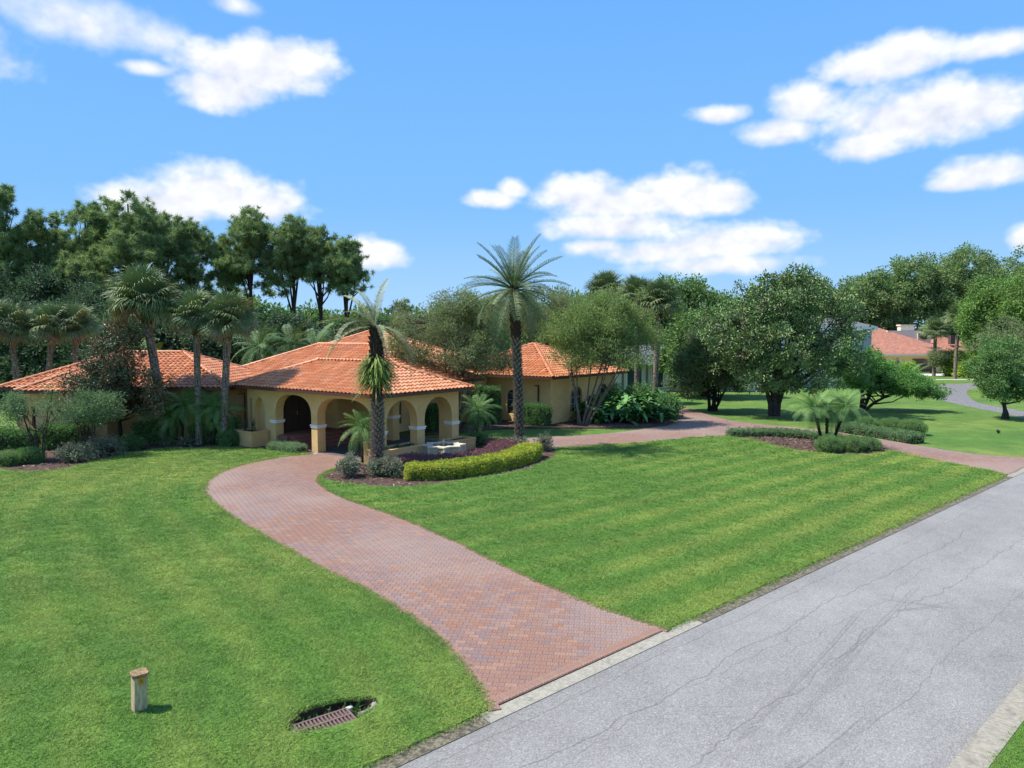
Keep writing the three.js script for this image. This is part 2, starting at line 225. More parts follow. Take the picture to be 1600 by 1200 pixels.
{ // brick paver drives: real bricks in running bond with sand joints
  const r = mulberry(8), BL = .225, BW = .15;
  const sand = std([.29, .19, .16], .97, { bumpMap: rep(grainTex, 1), bumpScale: .01 });
  const bevel = (l, w, h) => { const g = new THREE.BufferGeometry(), a = l / 2, b = w / 2, c = .007, P = [[-a, 0, -b], [a, 0, -b], [a, 0, b], [-a, 0, b], [-a, h - c, -b], [a, h - c, -b], [a, h - c, b], [-a, h - c, b], [-a + c, h, -b + c], [a - c, h, -b + c], [a - c, h, b - c], [-a + c, h, b - c]], I = [];
    for (let k = 0; k < 4; k++) { const n = (k + 1) % 4; I.push(k, k + 4, n, n, k + 4, n + 4, k + 4, k + 8, n + 4, n + 4, k + 8, n + 8); } I.push(8, 11, 9, 9, 11, 10);
    const pos = [], uv = []; for (const i of I) { pos.push(...P[i]); uv.push(P[i][0] * 4 + .5, P[i][2] * 4 + .5); } g.setAttribute('position', new THREE.Float32BufferAttribute(pos, 3)); g.setAttribute('uv', new THREE.Float32BufferAttribute(uv, 2)); g.computeVertexNormals(); return g; };
  const brick = bevel(BL - .005, BW - .005, .05);
  const face = texture(128, 128, (u, v) => { const n = .86 + .2 * fbm(u * 14, v * 14, 3); return [n, n, n]; });
  const brickMat = std([1, 1, 1], .88, { map: face, bumpMap: face, bumpScale: .004 });
  const tones = [[.33, .18, .13], [.315, .18, .14], [.355, .20, .14], [.285, .17, .14], [.385, .225, .16], [.335, .205, .165], [.27, .185, .17], [.345, .175, .115], [.33, .22, .19], [.305, .2, .18]];
  const wear = [.40, .29, .235], vary = new Map(), variant = (k, pale) => { const q = Math.round(pale * 6), key = k * 10 + q; if (!vary.has(key)) vary.set(key, std(tones[k].map((v, i) => lerp(v, wear[i], q / 6)), .88, { map: face, bumpMap: face, bumpScale: .004 })); return vary.get(key); };
  const pick = (x, z) => { const a = fbm(x * .45, z * .45 + 5, 3), b = fbm(x * .3 + 7, z * .3, 3); let k = Math.floor(clamp(.5 + a * 1.0 + (r() - .5) * .9, 0, .999) * 10), pale = clamp(.22 + 1.1 * b + (r() - .5) * .2, 0, .7); if (k === 3 && r() < .5) k = 0; return [k, pale]; };
  function lay(name, P, ang, border, near) {
    const o = struct(name, sheet(P, .024), sand), c = Math.cos(ang), s = Math.sin(ang), xs = P.map((p) => p[0] * c + p[1] * s), zs = P.map((p) => -p[0] * s + p[1] * c), list = [];
    let row = 0;
    for (let v = Math.min(...zs); v < Math.max(...zs); v += BW, row++) for (let u = Math.min(...xs) - BL; u < Math.max(...xs); u += BL) {
      const uu = u + (row % 2) * BL / 2 + (r() - .5) * .006, x = uu * c - v * s, z = uu * s + v * c;
      if (!inPoly(x, z, P) || border.some(([B, w]) => distToPath(x, z, B) < w * .6)) continue;
      list.push([x, z, -ang + (r() - .5) * .02]);
    }
    for (const [B, w] of border) { // soldier course along an edge
      let left = 0; for (let i = 0; i + 1 < B.length; i++) { const [ax, az] = B[i], [bx, bz] = B[i + 1], L = Math.hypot(bx - ax, bz - az), nx = -(bz - az) / L, nz = (bx - ax) / L, sd = inPoly((ax + bx) / 2 + nx * .1, (az + bz) / 2 + nz * .1, P) ? 1 : -1; let t = left; for (; t < L; t += BW) list.push([lerp(ax, bx, t / L) + nx * sd * w / 2, lerp(az, bz, t / L) + nz * sd * w / 2, -Math.atan2(bz - az, bx - ax) + Math.PI / 2, 1]); left = t - L; }
    }
    list.sort((a, b) => (a[0] ** 2 + a[1] ** 2) - (b[0] ** 2 + b[1] ** 2));
    const ms = [], cs = [];
    list.forEach(([x, z, a, edge], i) => {
      const [k, pale] = pick(x, z), y = (edge ? -.0145 : -.018) + (r() - .5) * .003, c2 = tones[edge ? [0, 7, 2, 0][i % 4] : k];
      if (i < near) { const m = part('paver', brick, variant(edge ? [0, 7, 2, 0][i % 4] : k, edge ? .15 : pale), o); m.position.set(x, y, z); m.rotation.y = a; }
      else { ms.push(M4(V3(x, y, z), EQ((r() - .5) * .012, a, (r() - .5) * .012), 1)); cs.push(lin(lerp(c2[0], wear[0], pale), lerp(c2[1], wear[1], pale), lerp(c2[2], wear[2], pale))); }
    });
    copies('pavers', brick, brickMat, ms, cs, o); console.log(name, list.length);
  }
  lay('driveway', drive, .12, [[[driveR[0], driveL[0]], .24], [driveL, .2], [driveR, .2]], 300);
  lay('loop_drive', loop, -.35, [[loopNear, .2]], 0);
  struct('neighbour_drive', sheet([...smooth([[36, -42], [39.1, -54], [40, -59.7], [41.4, -67.4], [45.2, -77.3], [48, -84], [56, -92], [80, -97]], 4), [80, -94], ...smooth([[58, -87.5], [52.4, -81.5], [45.93, -70.85], [43.4, -65.4], [42.5, -58.7], [40.5, -44]], 4)], -.028), std([.34, .33, .335], .92, { map: rep(grainTex, .3) }));
  struct('neighbour_path', sheet([[50, -101], [90, -101], [90, -102.5], [50, -102.5]], -.028), std([.5, .48, .44], .92));
  struct('neighbour_apron', sheet([[56, -111], [90, -111], [90, -117.5], [56, -117.5]], -.026), std([.52, .5, .46], .92));
}
{ // mulch beds
  const mt = texture(512, 512, (u, v) => { const n = fbm(u * 60, v * 60, 3), k = .55 + .5 * n + .2 * fbm(u * 9, v * 9, 2); return [toS(clamp(.13 * k + .02)), toS(clamp(.072 * k + .012)), toS(clamp(.052 * k + .01))]; });
  const mat = std([1, 1, 1], .97, { map: rep(mt, .35), bumpMap: rep(grainTex, .6), bumpScale: .05 });
  for (const P of [bedLeft, bedIsland, bedLoop, bedWing]) struct('mulch_bed', slab(P, -.033, .03), mat);
  const r = mulberry(19), ms = [], cs = [], chip = tris([-.05, 0, -.012, .05, .006, -.012, .045, .012, .014, -.05, 0, -.012, .045, .012, .014, -.05, .006, .012]);
  for (const [P, n] of [[bedLeft, 6500], [bedIsland, 5200], [bedLoop, 3200], [bedWing, 3500]]) { const xs = P.map((p) => p[0]), zs = P.map((p) => p[1]), a = Math.min(...xs), b = Math.max(...xs), c = Math.min(...zs), d = Math.max(...zs); for (let i = 0; i < n; i++) { const x = a + r() * (b - a), z = c + r() * (d - c); if (!inPoly(x, z, P)) continue; ms.push(M4(V3(x, .032 + r() * .02, z), EQ((r() - .5) * .9, r() * 6.28, (r() - .5) * .9), .7 + r() * 1.2)); const k = .5 + r() * 1.1; cs.push(r() < .25 ? lin(.22 * k, .16 * k, .125 * k) : lin(.135 * k, .075 * k, .055 * k)); } }
  tag(copies('mulch', chip, std([1, 1, 1], .95, { side: THREE.DoubleSide }), ms, cs, scene), 'brown bark mulch chips over the planting beds', 'mulch');
}
{ // storm drain in the lawn
  const d = thing('storm_drain', 'rusty slotted storm drain grate in a hollow of the lawn', 'drain', [-2.97, 0, -11.24], R(36));
  const soil = std([.075, .052, .032], .97, { bumpMap: rep(grainTex, 3), bumpScale: .04 }), rust = std([.21, .135, .12], .72, { metalness: .25, bumpMap: grainTex, bumpScale: .004 }), con = std([.42, .4, .37], .93, { bumpMap: grainTex, bumpScale: .008 });
  const pos = [], idx = [], n = 40, prof = [[1.05, .02], [.99, -.07], [.95, -.2], [.93, -.27], [.5, -.285], [0, -.29]];
  prof.forEach(([k, y], j) => { for (let i = 0; i <= n; i++) { const a = i / n * Math.PI * 2, w = k * (1 + .03 * Math.sin(5 * a + j)); pos.push(Math.cos(a) * .76 * w, y, Math.sin(a) * .435 * w); } });
  for (let j = 0; j + 1 < prof.length; j++) for (let i = 0; i < n; i++) { const p = j * (n + 1) + i; idx.push(p, p + 1, p + n + 1, p + 1, p + n + 2, p + n + 1); }
  const pit = new THREE.BufferGeometry(); pit.setAttribute('position', new THREE.Float32BufferAttribute(pos, 3)); pit.setAttribute('uv', new THREE.Float32BufferAttribute(pos.filter((_, i) => i % 3 !== 1), 2)); pit.setIndex(idx); pit.computeVertexNormals();
  part('pit', pit, Object.assign(soil, { side: THREE.DoubleSide }), d);
  const gx = -.14, gz = .13, GL = .88, GW = .42, y = -.025;
  part('grate_frame', mergeGeometries([box(GL, .045, .035, gx, y, gz - GW / 2), box(GL, .045, .035, gx, y, gz + GW / 2), box(.035, .045, GW, gx - GL / 2, y, gz), box(.035, .045, GW, gx + GL / 2, y, gz), box(GL, .046, .04, gx, y + .001, gz)]), rust, d);
  for (let i = 1; i < 14; i++) part('grate_bar', box(.026, .04, GW - .03, 0, 0, 0), rust, d).position.set(gx - GL / 2 + i * GL / 14, y - .001, gz);
  part('inlet_box', mergeGeometries([box(GL + .08, .2, .03, gx, y - .12, gz - GW / 2 - .02), box(GL + .08, .2, .03, gx, y - .12, gz + GW / 2 + .03), box(.03, .2, GW + .05, gx - GL / 2 - .03, y - .12, gz), box(.03, .2, GW + .05, gx + GL / 2 + .03, y - .12, gz)]), con, d);
  const lip = new THREE.TorusGeometry(.2, .045, 6, 14, 1.9); lip.rotateX(Math.PI / 2); lip.scale(1.35, 1, .9); part('concrete_lip', lip.translate(.47, -.01, .06), std([.24, .22, .19], .9), d);
  part('broken_concrete', new THREE.DodecahedronGeometry(.07, 0).scale(1.1, .4, .7).translate(.36, -.03, -.10), std([.46, .44, .40], .9), d);
  const r = mulberry(4), ms = [], cs = [], wd = tris([-.012, 0, 0, .012, 0, 0, .02, .05, .03, -.012, 0, 0, .02, .05, .03, -.01, .06, .04, -.01, .06, .04, .02, .05, .03, .005, .1, .09]);
  for (let i = 0; i < 90; i++) { const a = Math.PI + .2 + r() * (Math.PI - .6), k = .8 + r() * .15; ms.push(M4(V3(Math.cos(a) * .7 * k, -.25 + r() * .14, Math.sin(a) * .32 * k), EQ(r() - .5, r() * 6.28, r() - .5), .6 + r())); cs.push(lin(.05 + r() * .03, .13 + r() * .06, .025)); }
  copies('weeds', wd, leafMat([1, 1, 1]), ms, cs, d);
}
{ // wooden marker post
  const p = thing('marker_post', 'short weathered wooden marker post standing in the front lawn', 'post', [-6.16, .03, -11.35], R(47));
  p.rotation.z = -.035;
  const wood = texture(128, 256, (u, v) => { const n = .72 + .24 * fbm(u * 30, v * 2.5, 4) + .15 * fbm(u * 5, v * 5, 3), g = fbm(u * 3, v * 3 + 8, 3); return [.98 * n, (.93 + .03 * g) * n, .82 * n]; });
  part('shaft', box(.2, .68, .17, 0, .27, 0), std([.95, .86, .68], .9, { map: wood, bumpMap: wood, bumpScale: .006 }), p);
  const s = new THREE.Shape(); const a = .12, b = .105, q = .035; s.moveTo(-a + q, -b); s.lineTo(a - q, -b); s.lineTo(a, -b + q); s.lineTo(a, b - q); s.lineTo(a - q, b); s.lineTo(-a + q, b); s.lineTo(-a, b - q); s.lineTo(-a, -b + q);
  const cap = new THREE.ExtrudeGeometry(s, { depth: .03, bevelEnabled: true, bevelSize: .008, bevelThickness: .012, bevelSegments: 2 }); cap.rotateX(-Math.PI / 2); cap.rotateX(.1);
  part('cap', cap.translate(0, .61, 0), std([.56, .40, .25], .7, { map: rep(wood, 3) }), p, undefined);
  const tagPlate = part('tag', box(.095, .12, .006, .0, .52, .0885), std([.46, .25, .02], .6), p); tagPlate.userData.label = 'faded yellow tag with a ring mark';
  part('ring_mark', new THREE.TorusGeometry(.02, .004, 6, 18).scale(.8, 1.2, 1).translate(.0, .52, .0925), std([.12, .06, .01], .7), tagPlate);
}

// ---------- the house ----------
const TILE_TONES = [[.52, .19, .068], [.57, .225, .09], [.47, .16, .055], [.61, .26, .12], [.53, .175, .055], [.49, .195, .088]];
const tileGeo = (() => { // an S profile roof tile, .3 wide and .42 long, lower end at +z
  const w = .3, L = .42, prof = [[-.15, .012], [-.10, .002], [-.05, .0], [0, .022], [.05, .055], [.095, .062], [.135, .035], [.155, .008]], pos = [];
  const up = (x, y, z) => [x, y + (z > 0 ? .052 : 0), z > 0 ? L / 2 : -L / 2];
  for (let i = 0; i + 1 < prof.length; i++) { const [a, ya] = prof[i], [b, yb] = prof[i + 1], A = up(a, ya, -1), B = up(b, yb, -1), C = up(a, ya, 1), D = up(b, yb, 1); pos.push(...A, ...C, ...B, ...B, ...C, ...D); pos.push(...C, C[0], C[1] - .04, C[2], ...D, ...D, C[0], C[1] - .04, C[2], D[0], D[1] - .04, D[2]); }
  return tris(pos);
})();
const capGeo = (() => { const pos = [], n = 6, L = .42; for (let i = 0; i < n; i++) { const a = Math.PI * i / n, b = Math.PI * (i + 1) / n, p = (w, z, k) => [Math.cos(w) * .135 * k, Math.sin(w) * .12 * k, z]; const A = p(a, -L / 2, .88), B = p(b, -L / 2, .88), C = p(a, L / 2, 1.06), D = p(b, L / 2, 1.06), E2 = p(a, L / 2, .85), F = p(b, L / 2, .85); pos.push(...A, ...B, ...C, ...B, ...D, ...C, ...C, ...D, ...E2, ...D, ...F, ...E2); } return tris(pos); })();
const tileMat = std([1, 1, 1], .5, { side: THREE.DoubleSide }), tileVariants = TILE_TONES.map((c) => std(c, .5, { side: THREE.DoubleSide }));
const brown = std([.085, .032, .022], .5), soffit = std([.42, .30, .15], .9);
const stuccoTex = texture(256, 256, (u, v) => { const n = .95 + .06 * fbm(u * 40, v * 40, 4) + .04 * fbm(u * 3, v * 3, 2); return [n, n, n]; });
const stucco = std([.74, .495, .21], .93, { map: rep(stuccoTex, .6), bumpMap: rep(grainTex, 1.4), bumpScale: .002 }), white = std([.78, .77, .74], .7), planterMat = std([.72, .44, .19], .9, { map: rep(stuccoTex, .6) });
const glass = new THREE.MeshPhysicalMaterial({ color: lin(.05, .06, .07), roughness: .06, metalness: 0, specularIntensity: 1 }), darkWood = std([.030, .014, .009], .45), frameMat = std([.05, .035, .028], .5);
const roofs = [];                                  // every roof as a height over the house's plan
function hipHeight(r, x, z) { const c = Math.cos(r.a), s = Math.sin(r.a), dx = x - r.x, dz = z - r.z, u = dx * c - dz * s, v = dx * s + dz * c, e = Math.min(r.w / 2 - Math.abs(u), r.d / 2 - Math.abs(v)); return e < 0 ? -1 : r.h + e * r.p; }
function hipRoof(house, r, near) { // r: centre x z, turn a, width w along u, depth d along v, eave height h, pitch p
  const hw = r.w / 2, hd = r.d / 2, m = Math.min(hw, hd), top = r.h + m * r.p, rx = hw - m, rz = hd - m, roof = new THREE.Group(); roof.name = 'roof'; roof.position.set(r.x, 0, r.z); roof.rotation.y = r.a; house.add(roof);
  const cor = [V3(-hw, r.h, hd), V3(hw, r.h, hd), V3(hw, r.h, -hd), V3(-hw, r.h, -hd)], ra = V3(-rx, top, rz), rb = V3(rx, top, rz === 0 ? 0 : rz), rc = V3(rx, top, -rz), rd = V3(-rx, top, -rz);
  const deck = [], tri = (...p) => p.forEach((v) => deck.push(v.x, v.y - .02, v.z));
  tri(cor[0], cor[1], rb); tri(cor[0], rb, ra); tri(cor[1], cor[2], rc); tri(cor[1], rc, rb); tri(cor[2], cor[3], rd); tri(cor[2], rd, rc); tri(cor[3], cor[0], ra); tri(cor[3], ra, rd);
  part('roof_deck', tris(deck), std([.3, .11, .05], .8, { side: THREE.DoubleSide }), roof);
  const sf = .0; const eaves = [box(r.w, .02, .62, 0, r.h - .16 - sf, hd - .32), box(r.w, .02, .62, 0, r.h - .16, -hd + .32), box(.62, .018, r.d - .04, hd * 0 + hw - .32, r.h - .161, 0), box(.62, .018, r.d - .04, -hw + .32, r.h - .161, 0)];
  part('soffit', mergeGeometries(eaves), soffit, roof);
  const gut = [box(r.w + .2, .14, .11, 0, r.h - .085, hd + .045), box(r.w + .2, .14, .11, 0, r.h - .085, -hd - .045), box(.11, .14, r.d - .02, hw + .045, r.h - .085, 0), box(.11, .14, r.d - .02, -hw - .045, r.h - .085, 0)];
  part('gutter', mergeGeometries(gut), brown, roof);
  const rr = mulberry(Math.floor(r.w * 97 + r.x * 31 + 500)), sl = Math.atan(r.p), cs = Math.cos(sl), ms = [], cols = [], caps = [], cc = [], ex = .36, tw = .3;
  const c0 = Math.cos(r.a), s0 = Math.sin(r.a), others = roofs.filter((q) => q !== r);
  const covered = (lx, y, lz) => { const hx = r.x + lx * c0 + lz * s0, hz = r.z - lx * s0 + lz * c0; return others.some((q) => hipHeight(q, hx, hz) > y + .06); };
  for (let f = 0; f < 4; f++) { // each slope
    const W = f % 2 ? r.d : r.w, half = f % 2 ? hw : hd, a = [0, Math.PI / 2, Math.PI, -Math.PI / 2][f], run = m;
    for (let k = 0; k * ex * cs < run; k++) {
      const inn = (k + .5) * ex * cs - .03, wid = W / 2 - inn - .02;
      if (inn > run) break;
      const n = Math.floor(wid / tw);
      for (let i = -n; i <= n; i++) {
        const u = i * tw, v = half - inn, y = r.h + inn * r.p + .012, lx = Math.cos(a) * u + Math.sin(a) * v, lz = -Math.sin(a) * u + Math.cos(a) * v;
        if (covered(lx, y, lz)) continue;
        const q = EQ(sl - .0, a, 0), p = V3(lx, y, lz), t = TILE_TONES[Math.floor(rr() * 6)], kk = .86 + rr() * .3;
        ms.push([M4(p, q, V3(1, 1, 1)), lin(t[0] * kk, t[1] * kk, t[2] * kk), p, q]);
      }
    }
  }
  const line = (A, B) => { const L = A.distanceTo(B); if (L < .3) return; const d = B.clone().sub(A).normalize(), q = new THREE.Quaternion().setFromRotationMatrix(new THREE.Matrix4().lookAt(V3(0, 0, 0), d.clone(), V3(0, 1, 0))); for (let t = .1; t < L; t += .37) { const p = A.clone().addScaledVector(d, t); if (covered(p.x, p.y + .05, p.z)) continue; p.y += .04; caps.push(M4(p, q, V3(1, 1, 1))); const tt = TILE_TONES[Math.floor(rr() * 6)]; cc.push(lin(...tt)); } };
  line(cor[0], ra); line(cor[1], rb); line(cor[2], rc); line(cor[3], rd); if (rx > .1) line(ra, rb); if (rz > .1) line(ra, rd);
  const wp = new THREE.Vector3(); house.updateMatrixWorld(true); roof.updateMatrixWorld(true);
  ms.forEach((t) => { t[4] = wp.copy(t[2]).applyMatrix4(roof.matrixWorld).distanceTo(camera.position); });
  ms.sort((A, B) => A[4] - B[4]);
  if (near) ms.splice(0, near).forEach((t) => { const o = part('roof_tile', tileGeo, tileVariants[Math.floor(rr() * 6)], roof); o.position.copy(t[2]); o.quaternion.copy(t[3]); });
  if (ms.length) copies('roof_tiles', tileGeo, tileMat, ms.map((t) => t[0]), ms.map((t) => t[1]), roof);
  if (caps.length) copies('ridge_caps', capGeo, tileMat, caps, cc, roof);
  return roof;
}
// a wall in the XY plane, thickness t towards -z: openings [x0, x1, sill, spring, rise, power]; sill 0 opens to the ground
function wallGeo(x0, x1, h, opens, t) {
  const s = new THREE.Shape(), arch = (o, fn) => { const [a, b, , sp, ri, pw = 2] = o; for (let i = 0; i <= 20; i++) { const w = Math.PI * (1 - i / 20), c = Math.cos(w), sn = Math.sin(w), x = Math.sign(c) * Math.pow(Math.abs(c), 2 / pw), y = Math.pow(Math.abs(sn), 2 / pw); fn((a + b) / 2 + (b - a) / 2 * x, sp + ri * y); } };
  s.moveTo(x0, 0);
  for (const o of opens.filter((q) => !q[2])) { s.lineTo(o[0], 0); arch(o, (x, y) => s.lineTo(x, y)); s.lineTo(o[1], 0); }
  s.lineTo(x1, 0); s.lineTo(x1, h); s.lineTo(x0, h); s.closePath();
  for (const o of opens.filter((q) => q[2])) { const p = new THREE.Path(); p.moveTo(o[0], o[2]); if (o[4]) arch(o, (x, y) => p.lineTo(x, y)); else { p.lineTo(o[0], o[3]); p.lineTo(o[1], o[3]); } p.lineTo(o[1], o[2]); p.closePath(); s.holes.push(p); }
  const g = new THREE.ExtrudeGeometry(s, { depth: t, bevelEnabled: false, curveSegments: 12 }); return g.translate(0, 0, -t);
}
function windowIn(parent, o, z, place) { // frame, panes and bars for an opening of wallGeo
  const [a, b, sill, sp, ri] = o, w = b - a, s = new THREE.Shape(), out = (k) => { const P = []; P.push([a + k, sill + k]); if (ri) for (let i = 0; i <= 14; i++) { const t = Math.PI * (1 - i / 14); P.push([(a + b) / 2 + Math.cos(t) * (w / 2 - k), sp + Math.sin(t) * (ri - k)]); } else P.push([a + k, sp - k], [b - k, sp - k]); P.push([b - k, sill + k]); return P.map((p) => new THREE.Vector2(...p)); };
  const f = new THREE.Shape(out(0)); f.holes.push(new THREE.Path(out(.06)));
  const win = part('window', place(new THREE.ExtrudeGeometry(f, { depth: .06, bevelEnabled: false }).translate(0, 0, z)), frameMat, parent);
  const nx = Math.max(1, Math.round(w / .45)), topY = sp + ri, bars = [];
  for (let i = 1; i < nx; i++) bars.push(box(.028, topY - sill - .1, .03, a + w * i / nx, (topY + sill) / 2, z + .03));
  for (let y = sill + .5; y < topY - .15; y += .5) bars.push(box(y > sp ? w * .7 : w - .08, .028, .028, (a + b) / 2, y, z + .031));
  if (bars.length) part('glazing_bars', place(mergeGeometries(bars)), std([.55, .55, .53], .5), win);
  part('pane', place(new THREE.ShapeGeometry(new THREE.Shape(out(.04))).translate(0, 0, z + .02)), glass, win);
}
const house = thing('house', 'sprawling tan stucco house with terracotta tile roofs and an arched entrance porch', 'house', [-6.43, 0, -33.7], R(-37));
const EV = 3.37;
{ // in the house's own axes x runs to the right and forward, z to the left and forward; the porch roof's near corner is the origin
  const wing = R(37);                              // the left wing stands square to the view
  const toH = (x, z) => { const dx = x + 6.43, dz = z + 33.7, c = Math.cos(R(37)), s = Math.sin(R(37)); return [dx * c + dz * s, -dx * s + dz * c]; };
  const [lx, lz] = toH(-22.9, -45.3), [kx, kz] = toH(-24.9, -43.5);
  roofs.push({ x: -6.15, z: -3.5, a: 0, w: 12.3, d: 7, h: EV, p: .40 }, { x: -12.65, z: -8.6, a: 0, w: 15.7, d: 10.4, h: EV, p: .43 }, { x: -15, z: -13.6, a: 0, w: 15, d: 15, h: EV, p: .44 }, { x: -6.9, z: -22.8, a: 0, w: 10.6, d: 10.6, h: EV, p: .42 }, { x: lx, z: lz, a: R(37), w: 13.2, d: 9.2, h: EV - .12, p: .41 }, { x: kx, z: kz, a: R(37), w: 5.2, d: 8.4, h: EV - .2, p: .47 });
  roofs.forEach((r, i) => hipRoof(house, r, i === 0 ? 300 : 0));
  const W = (geo, name = 'wall', m = stucco) => part(name, geo, m, house), id = (g) => g;
  const pz = -.6, px = -.6, H = EV - .15, T = .52;
  // porch: left arcade, with a niche and a narrow window
  const niche = [-11.0, -10.0, .75, 1.9, .8, 2], slit = [-11.48, -11.24, 1.35, 2.6, 0];
  W(wallGeo(-11.7, px, H, [[-9.0, -5.8, 0, 1.8, 1.2, 2.6], [-5.3, -1.1, 0, 1.8, 1.2, 2.8], niche, slit], T).translate(0, 0, pz), 'porch_arcade');
  W(box(1.1, 2.1, .1, -10.5, 1.75, pz - .42), 'niche_back'); windowIn(house, slit, pz - .3, id);
  const rot = (g) => { g.rotateY(Math.PI / 2); return g.translate(px, 0, 0); };     // a wall drawn along x now runs along -z and faces +x
  W(rot(wallGeo(.6 + T, 6.55, H, [[1.15, 3.3, 0, 1.85, 1.1, 2], [3.85, 6.0, 0, 1.85, 1.1, 2]], T)), 'porch_arcade');
  W(wallGeo(-11.0, px - T, H, [[-5.3, -1.6, 0, 1.8, 1.2, 2.6], [-9.3, -6.2, 0, 1.8, 1.2, 2.5]], T).translate(0, 0, -6.03), 'porch_arcade');
  const band = (x, z, w, d) => part('pier_band', mergeGeometries([box(w + .12, .07, d + .12, x, 1.46, z), box(w + .07, .1, d + .07, x, 1.375, z)]), white, house);
  band(-9.2, pz - T / 2, .46, T); band(-5.55, pz - T / 2, .5, T); band(px - T / 2 - .0, pz - T / 2, T, T + .03); band(px - T / 2, -3.575, T, .55); band(px - T / 2, -6.275, T, .55); band(-5.75, -6.29, .9, T);
  part('porch_ceiling', box(10.6, .06, 5.2, -6.2, H - .1, -3.3), std([.5, .38, .22], .9), house);
  part('porch_floor', box(6.4, .05, 8.6, -3.9, .0, -3.4), std([.075, .075, .085], .8, { bumpMap: rep(grainTex, 4), bumpScale: .004 }), house);
  part('threshold', box(4.6, .052, .55, -3.1, .002, -.28), std([.36, .37, .39], .9), house);
  const brickStep = std([.27, .105, .075], .85, { map: rep(stuccoTex, 2) });
  for (let i = 0; i < 4; i++) part('step', box(.42, .16 * (i + 1), 5.0, -6.75 - i * .4, .08 * (i + 1), -3.4), brickStep, house);
  part('landing', box(1.6, .64, 5.4, -8.95 + .06, .325, -3.4), brickStep, house);
  W(box(.3, H, 5.5, -9.9, H / 2, -3.4), 'entrance_wall');
  const door = part('door', box(.09, 2.3, 1.9, -9.71, 1.78, -2.6), darkWood, house); part('door_panel', mergeGeometries([-.7, -.24, .24, .7].flatMap((z) => [box(.03, .8, .34, -9.655, 2.35, -2.6 + z), box(.03, .9, .34, -9.655, 1.3, -2.6 + z)])), darkWood, door); part('door_handle', box(.05, .22, .03, -9.64, 1.7, -2.52), std([.4, .3, .12], .3, { metalness: 1 }), door);
  // planters at the porch foot
  const planter = (x, z, w, d, h, m = planterMat) => { part('planter', mergeGeometries([box(w, h, .12, x, h / 2, z + d / 2 - .06), box(w, h, .12, x, h / 2, z - d / 2 + .06), box(.12, h, d - .24, x - w / 2 + .06, h / 2, z), box(.12, h, d - .24, x + w / 2 - .06, h / 2, z)]), m, house); part('planter_coping', mergeGeometries([box(w + .06, .07, .17, x, h + .035, z + d / 2 - .06), box(w + .06, .07, .17, x, h + .035, z - d / 2 + .06), box(.17, .07, d - .29, x - w / 2 + .06, h + .035, z), box(.17, .07, d - .29, x + w / 2 - .06, h + .035, z)]), m, house); part('planter_soil', box(w - .24, .04, d - .24, x, h - .04, z), std([.05, .035, .025], .97), house); };
  planter(-10.45, .02, 1.75, 1.1, .82); planter(.08, -1.15, 1.1, 2.9, .72); planter(.08, -5.75, 1.0, 1.7, .6);
  part('stub_wall', mergeGeometries([box(.28, 1.05, .5, -.55, .525, .02), box(.3, .07, .52, -.55, 1.085, .02)]), planterMat, house);
  // main block, court front, right wing
  W(box(12.6 - 1.3, H, 8, -14.2, H / 2, -8.6 - .0)); W(box(13.6, H, 13.6, -15, H / 2, -13.62));
  const wo = [[1.2, 2.2, .55, 1.75, .5], [3.4, 4.4, .55, 1.75, .5], [6.6, 7.6, .55, 1.75, .5]];
  { const mv = (g) => { g.rotateY(Math.PI / 2); return g.translate(-7.85, 0, -7.0); }; W(mv(wallGeo(0, 11, H, wo, .3)), 'court_wall'); for (const o of wo) windowIn(house, o, -.2, mv); }
  { const ww = [[-7.6, -6.6, .55, 1.8, .5], [-6.1, -5.1, .55, 1.8, .5]], mv = (g) => g.translate(0, 0, -18.1); W(mv(wallGeo(-11.5, -2.2, H, ww, .3)), 'wing_wall'); for (const o of ww) windowIn(house, o, -.2, mv); }
  { const ww = [[2.6, 4.2, .7, 1.9, .6], [6.4, 8, .7, 1.9, .6]], mv = (g) => { g.rotateY(Math.PI / 2); return g.translate(-2.2, 0, -18.1); }; W(mv(wallGeo(.3, 9.3, H, ww, .3)), 'wing_wall'); for (const o of ww) windowIn(house, o, -.2, mv); }
  W(box(8.4, H, 8, -6.9, H / 2, -23));
  // left wing
  const lw = new THREE.Group(); lw.name = 'wing'; lw.position.set(lx, 0, lz); lw.rotation.y = R(37); house.add(lw);
  const hl = H - .12, lo = [[-5.2, -4.2, .9, 2.1, 0], [2.2, 3.6, .9, 2.1, 0]];
  part('wall', wallGeo(-5.95, 5.95, hl, lo, .25).translate(0, 0, 3.95), stucco, lw);
  for (const o of lo) { const f = part('window', mergeGeometries([box(o[1] - o[0], .07, .06, (o[0] + o[1]) / 2, o[2] + .035, 3.82), box(o[1] - o[0], .07, .06, (o[0] + o[1]) / 2, o[3] - .035, 3.82), box(.07, o[3] - o[2] - .14, .06, o[0] + .035, (o[2] + o[3]) / 2, 3.82), box(.07, o[3] - o[2] - .14, .06, o[1] - .035, (o[2] + o[3]) / 2, 3.82)]), frameMat, lw); }
  part('pane', mergeGeometries(lo.map((o) => box(o[1] - o[0], o[3] - o[2], .01, (o[0] + o[1]) / 2, (o[2] + o[3]) / 2, 3.78))), glass, lw);
  part('side_wall', mergeGeometries([box(.25, hl, 7.6, 5.82, hl / 2, -.1), box(.25, hl, 7.6, -5.82, hl / 2, -.1), box(11.4, hl, .25, 0, hl / 2, -3.9)]), stucco, lw);
  part('bay_wall', box(4.0, hl - .12, 6.5, -2.0, hl / 2 - .06, 2.15), stucco, lw);
  const pipe = (x, z, h) => part('downspout', mergeGeometries([box(.085, h, .085, x, h / 2, z), box(.085, .085, .45, x, h, z + .2)]), brown, house);
